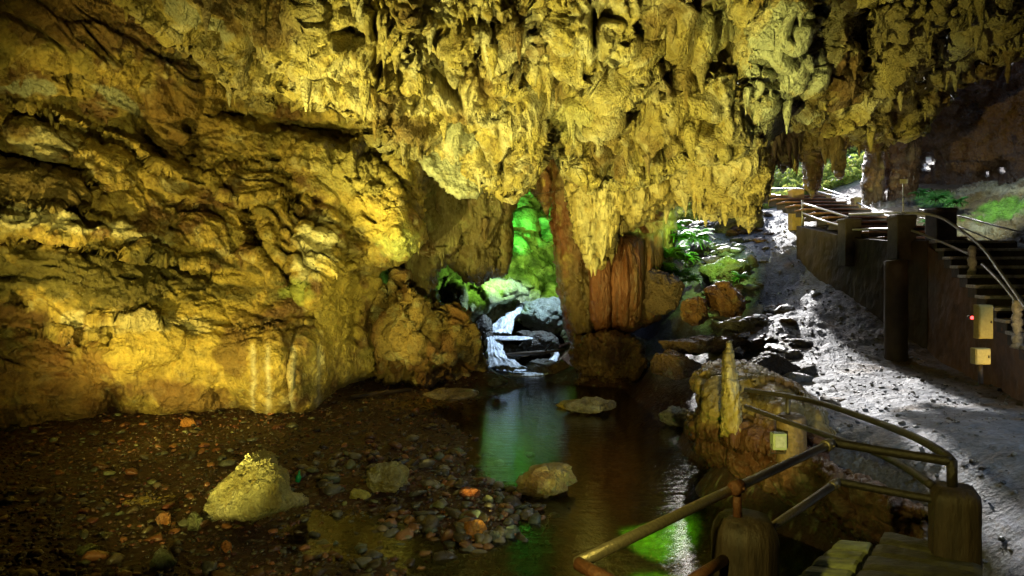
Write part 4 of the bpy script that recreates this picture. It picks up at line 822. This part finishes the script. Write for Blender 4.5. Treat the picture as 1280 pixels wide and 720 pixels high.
def stump(px, py0, py1, d, r, label, mat=M_log, sq=False, name='log_post', extra=0):
    """round post moulded like a tree trunk, with bark furrows"""
    top = W(px, py0, d); bot = W(px, py1, d); n, m = 48, 26; V = []
    for i in range(m):
        t = i / (m - 1); z = bot.z - extra + (top.z - bot.z + extra) * t; rr = r * (1 + .05 * (1 - t)) * (1 - .25 * max(0, (t - .93) / .07) ** 2)
        for j in range(n):
            a = j / n * 2 * math.pi; k = 1.0
            if sq: k = .93 / max(abs(math.cos(a + .4)), abs(math.sin(a + .4))) ** .6
            V.append((math.cos(a) * rr * k, math.sin(a) * rr * k, z - top.z))
    V.append((0, 0, .004)); V = np.array(V, np.float32); q = V + np.array([px * .01, d, 0], np.float32)
    nrm = V * vec(1, 1, 0); nrm /= np.linalg.norm(nrm, axis=1)[:, None] + 1e-6
    V = V + nrm * (r * (.10 * ridged(dz(q / r, 1.6, .2), 3) + .05 * fbm(q / r * 3, 3)))[:, None] * .9
    i0 = np.arange(m - 1)[:, None] * n; j = np.arange(n)[None]; Q = np.stack([i0 + j, i0 + (j + 1) % n, i0 + n + (j + 1) % n, i0 + n + j], -1).reshape(-1, 4)
    k = np.arange(n); T = np.stack([(m - 1) * n + k, (m - 1) * n + (k + 1) % n, np.full(n, m * n)], 1)
    o = mesh_obj(name, V, [Q, T], mat); o.location = top; return tag(o, label, 'post')
stump(931, 646, 760, 3.45, .155, 'dark ribbed log-shaped post under the thick golden rail in the foreground', extra=.9)
stump(1193, 608, 700, 3.9, .128, 'dark square-edged stub post at the corner of the deck', sq=True, extra=.5)
stump(989, 518, 572, 7.3, .14, 'knobbly brown log-shaped post behind the small lamp box', mat=plain_mat('log_post_brown', (.11, .07, .03), .55, 0, 1.0, 20, .5), extra=.05)
# deck slabs
ZD = 1.36
def slab(name, quad, z1, th, mat, label, cat):
    """plank-textured slab with grooves between its boards"""
    mb = MB(); q = [Vector((p[0], p[1], 0)) for p in quad]; nb = 5
    for i in range(nb):
        a, b = i / nb + .012, (i + 1) / nb - .012
        c = [q[0].lerp(q[1], a), q[0].lerp(q[1], b), q[3].lerp(q[2], b), q[3].lerp(q[2], a)]; n = 14; X = np.linspace(0, 1, n)
        cols = 6
        g = np.array([[(c[0].lerp(c[1], v / (cols - 1))).lerp(c[3].lerp(c[2], v / (cols - 1)), u)[:2] for u in X] for v in range(cols)])
        P = np.concatenate([g.reshape(-1, 2), np.zeros((cols * n, 1))], 1); edge = np.zeros((cols, n)); edge[0] = edge[-1] = -.012; edge[:, 0] += -.01; edge[:, -1] += -.01
        P[:, 2] = z1 + edge.ravel() + .009 * fbm((P * vec(6, 6, 1)).astype(np.float32), 3) + .004 * random.uniform(-1, 1)
        Pb = P.copy(); Pb[:, 2] = z1 - th; idx = np.arange(cols * n).reshape(cols, n)
        Q = np.stack([idx[:-1, :-1], idx[1:, :-1], idx[1:, 1:], idx[:-1, 1:]], -1).reshape(-1, 4)
        ring = list(idx[0]) + list(idx[1:, -1]) + list(idx[-1][::-1][1:]) + list(idx[1:-1, 0][::-1]); S = [(ring[k], ring[(k + 1) % len(ring)], ring[(k + 1) % len(ring)] + cols * n, ring[k] + cols * n) for k in range(len(ring))]
        mb.add(np.concatenate([P, Pb]), np.concatenate([Q, Q[:, ::-1] + cols * n, np.array(S)]))
    return tag(mb.build(name, mat, smooth=False), label, cat)
def gq(z, *pp): return [G(a, b, z) for a, b in pp]
slab('deck_slab', gq(ZD - .06, (985, 728), (1050, 672), (1092, 676), (1050, 735)), ZD - .06, .12, M_deck, 'mossy grey-green plank slab at the left of the deck', 'deck slab')
slab('deck_slab', gq(ZD, (1052, 745), (1108, 660), (1222, 688), (1240, 760)), ZD, .14, M_deckd, 'dark mossy plank slab of the deck beside the square stub post', 'deck slab')
def lampbox(c, s, label, col, rz=0, glass=None):
    root = empty('floodlight', c); tag(root, label, 'floodlight')
    mb = MB(); mb.box((0, 0, 0), s, rz); hs = mb.build('housing', plain_mat('lamp_housing', col, .4, var=.1), root, False, .006)
    mb = MB(); mb.box((-math.sin(rz) * -s[1] * .52, -s[1] * .52, 0), (s[0] * .75, .012, s[2] * .7), rz); mb.build('glass', plain_mat('lamp_glass', glass or (.25, .27, .22), .12), hs, False)
    mb = MB(); mb.tube([(-s[0] * .5, 0, -s[2] * .2), (-s[0] * .55, .02, -s[2] * .8), (s[0] * .55, .02, -s[2] * .8), (s[0] * .5, 0, -s[2] * .2)], .008, 6); mb.build('bracket', M_raild, root)
    return root
lampbox(tuple(W(973, 551, 7.1)), (.14, .1, .17), 'small pale green-grey lamp box fixed to the brown log post by the water', (.20, .24, .14))

# ------------------------------------------------------------------ walkway with stairs on the right
M_conc = plain_mat('stained_concrete', (.05, .034, .022), .65, 0, .9, 3.5, .5, vs=(1, 1, .6))
M_concd = plain_mat('dark_concrete', (.055, .042, .034), .6, 0, .7, 6, .5)
M_concy = plain_mat('yellow_lit_concrete', (.42, .30, .12), .6, 0, .6, 8, .3)  # yellow light on the far posts put into the concrete colour
M_tread = plain_mat('worn_tread', (.30, .16, .09), .5, 0, .5, 14, .4, vs=(.5, 3, 1))
M_treadw = plain_mat('lit_step_and_crust', (.34, .33, .33), .4, 0, .8, 22, .5)  # light on the step edges put into the colour; also real post crust
M_railw = plain_mat('grey_galvanised_rail', (.40, .40, .40), .35, .4, .3, 50, .35)
root = empty('retaining_wall', (7.5, 13, 1.2)); tag(root, 'long stained concrete retaining wall carrying the walkway on the right', 'retaining wall')
def wall_strip(pl, th, name, mat, parent, n=60, side=1):
    """pl: (x, y, z bottom, z top) along the face turned to the path"""
    P = np.array(pl, float); L = np.concatenate([[0], np.cumsum(np.hypot(np.diff(P[:, 0]), np.diff(P[:, 1])))]); u = np.linspace(0, L[-1], n)
    x, y, z0, z1 = [np.interp(u, L, P[:, i]) for i in range(4)]; m = 26; V = []
    v = np.linspace(0, 1, m)[None]; X = x[:, None] + 0 * v; Y = y[:, None] + 0 * v; Z = z0[:, None] + (z1 - z0)[:, None] * v
    q = np.stack([X.ravel(), Y.ravel(), Z.ravel()], 1).astype(np.float32); X = X - (.05 * fbm(q * 1.2, 4) + .02 * fbm(q * 5, 3)).reshape(X.shape)
    A = np.stack([X, Y, Z], -1).reshape(-1, 3); B_ = np.stack([X[:, -1] + th, Y[:, -1], Z[:, -1]], -1); i = np.arange(n * m).reshape(n, m)
    Q = np.stack([i[:-1, :-1], i[:-1, 1:], i[1:, 1:], i[1:, :-1]], -1).reshape(-1, 4); b = n * m + np.arange(n)
    Q2 = np.stack([i[:-1, -1], b[:-1], b[1:], i[1:, -1]], 1); C0 = np.stack([X[:, 0] + th, Y[:, 0], Z[:, 0]], -1); c = n * m + n + np.arange(n); Q3 = np.stack([b[:-1], c[:-1], c[1:], b[1:]], 1)
    E = [(i[0, 0], c[0], b[0], i[0, -1]), (i[-1, -1], b[-1], c[-1], i[-1, 0])]
    mb = MB(); mb.add(np.concatenate([A, B_, C0]), np.concatenate([Q, Q2, Q3, np.array(E)])); o = mb.build(name, mat, None, False)
    return child(o, parent)
wall_strip([(7.35, 17.6, 1.6, 3.98), (7.42, 15, .9, 3.58), (7.45, 13.1, .6, 3.42), (7.55, 12.4, .6, 3.42)], .35, 'wall', M_conc, root)
wall_strip([(7.55, 12.38, .6, 3.34), (7.3, 11, .6, 2.78), (6.95, 9.8, .6, 2.25), (6.5, 8.4, .6, 1.65), (6.3, 7.6, .6, 1.35)], .3, 'stair_wall', plain_mat('stair_side', (.13, .065, .028), .6, 0, .8, 5, .45), root)
def stair(name, a, b, width, nst, mat, edge, label, curve=None, wdir=(1, 0)):
    r = empty(name, a); tag(r, label, 'stairs'); a, b = Vector(a), Vector(b); d = b - a
    for k in range(nst):
        p = a + Vector((d.x * k / nst, d.y * k / nst, 0)); q = a + Vector((d.x * (k + 1) / nst, d.y * (k + 1) / nst, 0)); z1 = a.z + d.z * (k + 1) / nst
        w = Vector((wdir[0] * width, wdir[1] * width, 0)); mb = MB(); mb.prism([p, p + w, q + w, q], z1 - d.z / nst - .03, z1 - .03); child(mb.build('step', mat, None, False, .01), r)
        pj = p - (q - p).normalized() * .03 - w.normalized() * .03; mb = MB(); mb.prism([pj, pj + w, q + w, q - w.normalized() * .03], z1 - .027, z1 + .02); child(mb.build('tread', edge, None, False, .008), r)
    return r
stair('staircase', (6.52, 8.35, 1.62), (7.6, 12.4, 3.40), 1.4, 12, M_concd, M_treadw, 'dark concrete flight of steps with edges coloured pale as if lit, rising to the landing')
stair('staircase', (7.66, 14.0, 3.40), (7.5, 20.6, 5.0), 1.7, 11, M_concd, M_tread, 'upper flight of sunlit reddish-brown steps climbing to the bright cave mouth')
mb = MB(); mb.prism([(7.56, 12.42), (9.2, 12.42), (9.4, 13.98), (7.8, 13.98)], 3.2, 3.41); tag(mb.build('landing', M_concd, None, False, .01), 'dark concrete landing between the two flights of steps', 'landing')
for (px, y0, y1, d, w, mat, lab) in [(1062, 275, 312, 15.0, .36, M_concd, 'square dark concrete post on the retaining wall in front of the reddish steps'), (1127, 271, 300, 13.0, .36, M_concd, 'square dark concrete post on the retaining wall at the landing corner'),
    (995, 238, 272, 19.6, .34, M_concy, 'square yellow-lit post at the top left of the reddish steps'), (1030, 241, 264, 21.2, .32, M_concy, 'square yellow-lit post behind the thick stalactite'), (1070, 248, 272, 18.8, .2, M_concy, 'slim brown post at the right side of the reddish steps'),
    (1176, 262, 300, 13.6, .4, M_concd, 'stout dark post at the far side of the landing below the mossy bank')]:
    t, b = W(px, y0, d), W(px, y1, d); root = empty('concrete_post', b); tag(root, lab, 'post'); h = t.z - b.z
    mb = MB(); mb.box((0, 0, h / 2 - .2), (w, w, h + .4 - .06)); mb.build('post_shaft', mat, root, False, .02); mb = MB(); mb.box((0, 0, h - .015), (w + .03, w + .03, .09)); mb.build('cap', mat, root, False, .03)
for (px, y0, y1, d, r, lab) in [(1120, 327, 490, 12.3, .19, 'round concrete pillar standing against the retaining wall')]:
    t, b = W(px, y0, d), W(px, y1, d); mb = MB(); zz = np.linspace(b.z, t.z, 24); mb.tube([(t.x, t.y, z) for z in zz] + [(t.x, t.y, t.z + .03)], list(r * (1 + .02 * RNG.normal(size=24))) + [r * .7], 28); tag(mb.build('round_pillar', M_conc), lab, 'pillar')
def rail(label, tops, lows=(), posts=(), mat=M_railw, r=.025):
    root = empty('handrail', (0, 0, 0)); tag(root, label, 'railing')
    for p in tops: mb = MB(); mb.tube(smooth_path(p, 10), r, 10); mb.build('top_rail', mat, root)
    for p in lows: mb = MB(); mb.tube(smooth_path(p, 10), r * .9, 10); mb.build('lower_rail', mat, root)
    for p in posts: mb = MB(); mb.tube(p, r * 1.1, 10); mb.build('post', mat, root)
rail('pale pipe railing curving down beside the right flight of steps', [[W(1062, 268, 15), W(1128, 266, 13), W(1170, 270, 12.3), W(1200, 287, 11.5), W(1228, 310, 10.6), W(1254, 345, 9.6), W(1290, 396, 8.5)]],
     [[W(1140, 288, 12.8), W(1175, 302, 12), W(1212, 318, 11)], [W(1228, 330, 10.5), W(1250, 352, 9.7), W(1270, 377, 9.1)]], [[W(1128, 266, 13), W(1128, 275, 13)]])
rail('pipe railing along the wall side of the reddish steps', [[W(1003, 254, 17.8), W(1030, 262, 16.4), W(1062, 272, 15.1)]], [[W(1003, 266, 17.8), W(1030, 276, 16.4), W(1062, 285, 15.1)], [W(1066, 287, 14.8), W(1100, 286, 14), W(1124, 286, 13.1)]], [[W(1003, 250, 17.8), W(1003, 284, 17.8)]])
rail('far pipe railing behind the reddish steps with a lower rail', [[W(960, 236, 24), W(1000, 236, 22), W(1040, 244, 20.4), W(1068, 252, 18.9), W(1090, 262, 17.6), W(1130, 278, 15.4)], [W(1030, 236, 23), W(1060, 246, 21)]], [[W(1068, 262, 18.9), W(1090, 274, 17.4), W(1112, 284, 16)], [W(965, 243, 24), W(1000, 248, 21.5)]], [[W(1068, 250, 18.9), W(1068, 280, 18.9)]])
def crust_post(px, y0, y1, d, lab):
    mb = MB(); t, b = W(px, y0, d), W(px, y1, d); zz = np.linspace(b.z, t.z, 22); mb.tube([(t.x + .01 * RNG.normal(), t.y, z) for z in zz], .055 * (1 + .22 * RNG.normal(size=22)).clip(.6, 1.5), 12, .12); tag(mb.build('rail_post', M_treadw), lab, 'post')
crust_post(1215, 308, 368, 10.9, 'encrusted whitish rail post at the top of the right steps'); crust_post(1271, 375, 436, 9.0, 'encrusted whitish rail post at the bottom of the right steps')
def cable(pts, lab, r=.012): mb = MB(); mb.tube(smooth_path(pts, 10), r, 6); tag(mb.build('cable', M_raild), lab, 'cable')
cable([W(1150, 262, 15), W(1200, 270, 13.5), W(1240, 281, 12.5), W(1300, 296, 11.5)], 'upper black cable sagging in front of the mossy bank', .016)
cable([W(1150, 272, 15), W(1200, 284, 13.5), W(1250, 304, 12.5), W(1300, 318, 11.5)], 'lower black cable sagging in front of the mossy bank', .014)
cable([W(548, 216, 14.6), W(580, 236, 14.9), W(640, 246, 15.4), W(700, 238, 15.4)], 'thin cable strung under the ceiling across the green cleft', .008)
# boxes at the stair side
def wbox(px0, py0, px1, py1, d, col, lab, name='electric_box', th=.1, door=True):
    a, b = W(px0, py0, d), W(px1, py1, d); c = (a + b) / 2; root = empty(name, c); tag(root, lab, 'electric box'); s = (abs(b.x - a.x), th, abs(a.z - b.z))
    mb = MB(); mb.box((0, 0, 0), s); mb.build('case', plain_mat('box_paint', col, .4, var=.25), root, False, .006)
    if door: mb = MB(); mb.box((0, -th / 2 - .006, 0), (s[0] * .9, .012, s[2] * .92)); dr = mb.build('door', plain_mat('box_door', tuple(v * 1.1 for v in col), .35, var=.2), root, False, .004); mb = MB(); mb.box((s[0] * .3, -th / 2 - .016, 0), (.012, .015, .03)); mb.build('latch', M_raild, dr, False)
    return root
wbox(1220, 381, 1238, 423, 8.3, (.30, .25, .08), 'tall yellow-lit electric box on the side of the right steps'); wbox(1216, 435, 1235, 455, 8.3, (.34, .30, .12), 'small yellow-lit double box below the tall one', door=True)
root = empty('indicator_lamp', W(1214, 397, 8.4)); tag(root, 'small red glowing indicator lamp left of the tall yellow box', 'lamp')
mb = MB(); mb.tube([(0, .04, 0), (0, -.01, 0)], .03, 14); mb.build('lamp_housing', M_raild, root); mb = MB(); mb.tube([(0, -.012, 0), (0, -.03, 0), (0, -.04, 0)], [.02, .018, .006], 14); mb.build('lens', plain_mat('red_lens', (.6, .02, .02), .3, emit=((1, .03, .03), 3.0)), root)
mb = MB(); mb.tube([W(1225, 452, 8.4), W(1226, 480, 8.4)], .03, 10); tag(mb.build('conduit_post', M_concd), 'short dark conduit post under the small yellow box', 'post')
aim_lamp('box_beam', (5.6, 7.2, 1.3), tuple(W(1250, 425, 8.4)), 55, AMB, 40)
# small sign
root = empty('sign', W(1129, 262, 15.5)); tag(root, 'small pale sign board on a thin post in front of the dark column', 'sign')
mb = MB(); mb.tube([(0, 0, -.3), (0, 0, .62)], .015, 8); mb.build('post', M_railw, root); mb = MB(); mb.box((0, -.02, .64), (.17, .015, .1)); mb.build('board', plain_mat('sign_board', (.42, .38, .28), .5, var=.1), root, False)

# ------------------------------------------------------------------ ferns, moss and plants
def leaf_mat(name, c, tr=.35):
    m = bpy.data.materials.new(name); t = nt(m); L = t.links.new; out = N_(t, 'ShaderNodeOutputMaterial'); b = N_(t, 'ShaderNodeBsdfPrincipled'); b.inputs['Roughness'].default_value = .45
    at = N_(t, 'ShaderNodeVertexColor'); at.layer_name = 'Col'; L(at.outputs[0], b.inputs['Base Color']); tl = N_(t, 'ShaderNodeBsdfTranslucent'); L(at.outputs[0], tl.inputs[0])
    mx = N_(t, 'ShaderNodeMixShader', Fac=tr); L(b.outputs[0], mx.inputs[1]); L(tl.outputs[0], mx.inputs[2]); L(mx.outputs[0], out.inputs[0]); return m
M_leaf = leaf_mat('fern_leaf', None); M_leafo = leaf_mat('sunlit_leaf', None, .62)
def fern(c, size, nf, label, col=(.10, .26, .03), seed=0, group=None):
    r = np.random.default_rng(seed); V, T, C = [], [], []
    for k in range(nf):
        a = r.random() * 6.28; L = size * (.6 + .6 * r.random()); up = .5 + .9 * r.random(); n = 16; cc = np.array(col) * (.5 + r.random())
        o = np.array([r.normal() * size * .03, r.normal() * size * .03, 0]); dirv = np.array([math.cos(a), math.sin(a), 0]); sd = np.array([-math.sin(a), math.cos(a), 0])
        rb = len(V)
        for i in range(n + 1):
            t = i / n; p = o * min(1, t * 4) + dirv * L * t * .8 + np.array([0, 0, L * (up * t - 1.0 * t * t)]); V += [p - sd * .005, p + sd * .005]; C += [cc * .6] * 2
            if i: q_ = rb + 2 * i; T += [(q_ - 2, q_ - 1, q_), (q_ - 1, q_ + 1, q_)]
        for i in range(1, n):
            t = i / n; p = o + dirv * L * t * .8 + np.array([0, 0, L * (up * t - 1.0 * t * t)]); w = L * .26 * math.sin(math.pi * min(1, t * 1.05 + .08)) ; h = L / n * .55
            for s in (-1, 1):
                tip = p + sd * s * w + dirv * w * .35 + np.array([0, 0, -w * .25]); b = len(V); V += [p - dirv * h * 1.9, tip, p + dirv * h * 1.9]; T.append((b, b + 1, b + 2)); C += [cc] * 3
    nV = len(V); V += [(0, 0, -.06), (size * .1, 0, .03), (-size * .06, size * .09, .03), (-size * .06, -size * .09, .03)]; C += [np.array([.05, .04, .02])] * 4; T += [(nV, nV + 1, nV + 2), (nV, nV + 2, nV + 3), (nV, nV + 3, nV + 1), (nV + 1, nV + 3, nV + 2)]
    o = mesh_obj('fern', np.array(V), np.array(T), M_leaf, C=np.array(C, np.float32), smooth=False); o.location = c; return tag(o, label, 'fern', group)
def leafmass(name, c, size, n, ls, label, cat, col=(.12, .22, .03), seed=0, kind=None, group=None, ground=False):
    """clump of many small leaves through an uneven volume"""
    r = np.random.default_rng(seed); k = 9; cc = r.normal(size=(k, 3)) * .4; ki = r.integers(0, k, n); P = cc[ki] + r.normal(size=(n, 3)) * .22
    P = P * np.array(size)
    if ground: P[:, 2] = ground_z(P[:, 0] + c[0], P[:, 1] + c[1]) - c[2] + abs(r.normal(size=n)) * size[2] * .4 + .05
    d1 = r.normal(size=(n, 3)); d1 /= np.linalg.norm(d1, axis=1)[:, None]; d2 = np.cross(d1, r.normal(size=(n, 3))); d2 /= np.linalg.norm(d2, axis=1)[:, None]; s = ls * (.5 + r.random((n, 1)))
    V = np.stack([P - d1 * s, P + d2 * s * .4, P + d1 * s, P - d2 * s * .4], 1).reshape(-1, 3); Q = np.arange(4 * n).reshape(-1, 4)
    C = np.repeat(np.array(col) * (.45 + 1.1 * r.random((n, 1))) * (.7 + .6 * RV[ki, :1]), 4, 0)
    o = mesh_obj(name, V, Q, M_leaf, C=C.astype(np.float32), smooth=False); o.location = c; return tag(o, label, cat, group, kind)
FG = 'ferns in the gap between the hanging curtain and the path'
for i, (px, py, d, s, lab) in enumerate([(826, 345, 16.9, .6, 'fern leaning out over the brown boulder by the red pillar'), (862, 352, 16.6, .45, 'fern at the foot of the gap just above the path'), (842, 286, 18.6, .7, 'topmost pale fern of the gap under the curtain fringe'), (848, 300, 17.8, .75, 'tall fern at the top of the gap left of the path'), (838, 322, 17.2, .8, 'bright green fern directly right of the red pillar'), (850, 345, 16.8, .65, 'lowest fern right of the red pillar, above the brown boulder'),
      (868, 300, 18.4, .7, 'fern at the right of the gap under the bright curtain'), (832, 296, 18.2, .5, 'small fern half hidden behind the yellow dripping curtain'), (858, 325, 17.4, .5, 'fern in the middle of the gap beside the path')]):
    fern(tuple(W(px, py, d)), s, 34, lab, (.13, .34, .04), i, FG)
fern(tuple(W(925, 348, 16.8)), .35, 24, 'small fern growing on the mossy boulder at the path edge', (.10, .26, .04), 11); fern(tuple(W(900, 356, 16.6)), .28, 20, 'tiny fern left of the one on the mossy boulder', (.10, .24, .04), 12)
fern(tuple(W(936, 272, 20.5)), .5, 26, 'fern below the tip of the bright curtain', (.10, .24, .05), 13)
def moss(px, py, d, size, n, lab, seed, col=(.12, .30, .03)):
    p = W(px, py, d); z = float(ground_z([p.x], [p.y])[0]); leafmass('moss', (p.x, p.y, z), size, n, .035, lab, 'moss', col, seed, 'stuff', ground=True)
# mossy banks behind the landing
o = relief('mossy_bank', [(1085, 252), (1130, 246), (1160, 236), (1200, 232), (1235, 222), (1262, 226), (1300, 215), (1420, 240), (1420, 420), (1290, 350), (1230, 330), (1150, 310), (1085, 300)],
  [(1085, 270, 18), (1130, 248, 18), (1200, 234, 17.6), (1300, 215, 15.5), (1420, 300, 12.5), (1230, 320, 14.6), (1150, 300, 16), (1240, 262, 16.2)], M_bank, step=1.8, w=16, R=.6, thick=.6, jit=4, disp=disp_block,
  color=lambda P, px, py, N, d: patches(mixc(np.tile(vec(.15, .11, .06), (len(P), 1)), vec(.26, .24, .18), sstep(fbm(P * 1.5, 3), -.05, .25)), px, py, P, [(1255, 262, 50, 14, -15, vec(.13, .30, .03), .95), (1170, 250, 34, 14, 10, vec(.10, .28, .05), .9), (1160, 290, 30, 12, 0, vec(.07, .15, .04), .7)]))
tag(o, 'rocky bank with bright green moss behind the walkway landing', 'rock bank')
for i, (px, py, d, s, lab) in enumerate([(1170, 250, 16.6, .4, 'fern on the mossy bank beside the sign'), (1150, 244, 16.9, .35, 'small fern at the left end of the mossy bank'), (1196, 254, 16.2, .35, 'fern right of the one beside the sign'), (1165, 282, 15.4, .35, 'fern low behind the landing railing')]):
    fern(tuple(W(px, py, d)), s, 26, lab, (.07, .28, .06), 30 + i)
# outside: leafy slope seen through the mouth
def undergrowth():
    r = np.random.default_rng(91); n = 45000; X = 5.5 + 13 * r.random(n); Y = 25.2 + 13 * r.random(n) ** 1.2; c = fbm(np.stack([X, Y, 0 * X], 1).astype(np.float32) * .8, 4); k = c > -.12; X, Y, c = X[k], Y[k], c[k]; n = len(X)
    P = np.stack([X, Y, np.clip(ground_z(X, Y), -.6, 14) + abs(r.normal(size=n)) * (.12 + .5 * np.clip(c, 0, 1))], 1)
    d1 = r.normal(size=(n, 3)); d1[:, 2] = abs(d1[:, 2]) * .6; d1 /= np.linalg.norm(d1, axis=1)[:, None]; d2 = np.cross(d1, r.normal(size=(n, 3))); d2 /= np.linalg.norm(d2, axis=1)[:, None]; sz = .11 * (.5 + r.random((n, 1)))
    V = np.stack([P - d1 * sz, P + d2 * sz * .45, P + d1 * sz, P - d2 * sz * .45], 1).reshape(-1, 3)
    C = np.repeat(mixc(np.tile(vec(.62, .62, .14), (n, 1)), vec(.30, .42, .07), r.random(n)) * (.5 + .9 * r.random((n, 1))), 4, 0)
    tag(mesh_obj('undergrowth', V, np.arange(4 * n).reshape(-1, 4), M_leafo, C=C.astype(np.float32), smooth=False), 'sunlit yellow-green undergrowth on the slope outside the cave mouth', 'undergrowth', kind='stuff')
undergrowth()
for i, (px, py, d, s, n, lab) in enumerate([(1060, 205, 30, 2.2, 5000, 'sunlit bush seen in the bright gap right of the slim stalactite'), (980, 232, 30, 1.6, 3500, 'sunlit bush at the far left of the cave mouth'), (1040, 228, 27, 1.0, 2500, 'low sunlit bush behind the yellow-lit posts'), (1020, 205, 33, 2.4, 5000, 'tall pale bush behind the thick dark stalactite of the cave mouth'), (1078, 235, 27, .9, 2200, 'bush between the bright gap and the slender column'), (965, 205, 32, 2.0, 3000, 'bush half hidden by the bright knobbly curtain'), (1000, 240, 26, .7, 1800, 'low bush beside the pale boulder at the top of the path'),
      (1165, 195, 30, 2.0, 2500, 'bush glimpsed through the small hole in the dark wall'), (1245, 215, 26, 1.5, 2000, 'bush glimpsed through the two pinholes at the far right'), (860, 290, 24, 1.7, 4500, 'leafy bush beyond the ferns in the left gap')]):
    root = empty('bush', W(px, py, d)); tag(root, lab, 'bush')
    o = leafmass('foliage', (0, 0, 0), (s * .6, s * .6, s * .5), n, .09, None, None, (.50, .54, .10), 60 + i, ); o.parent = root; o.data.materials[0] = M_leafo
    mb = MB()
    for k in range(5): mb.tube([(random.uniform(-.1, .1), random.uniform(-.1, .1), -s * .7), (random.uniform(-.4, .4) * s, random.uniform(-.4, .4) * s, s * .3)], [.04, .012], 6)
    mb.build('stem', M_bark, root)
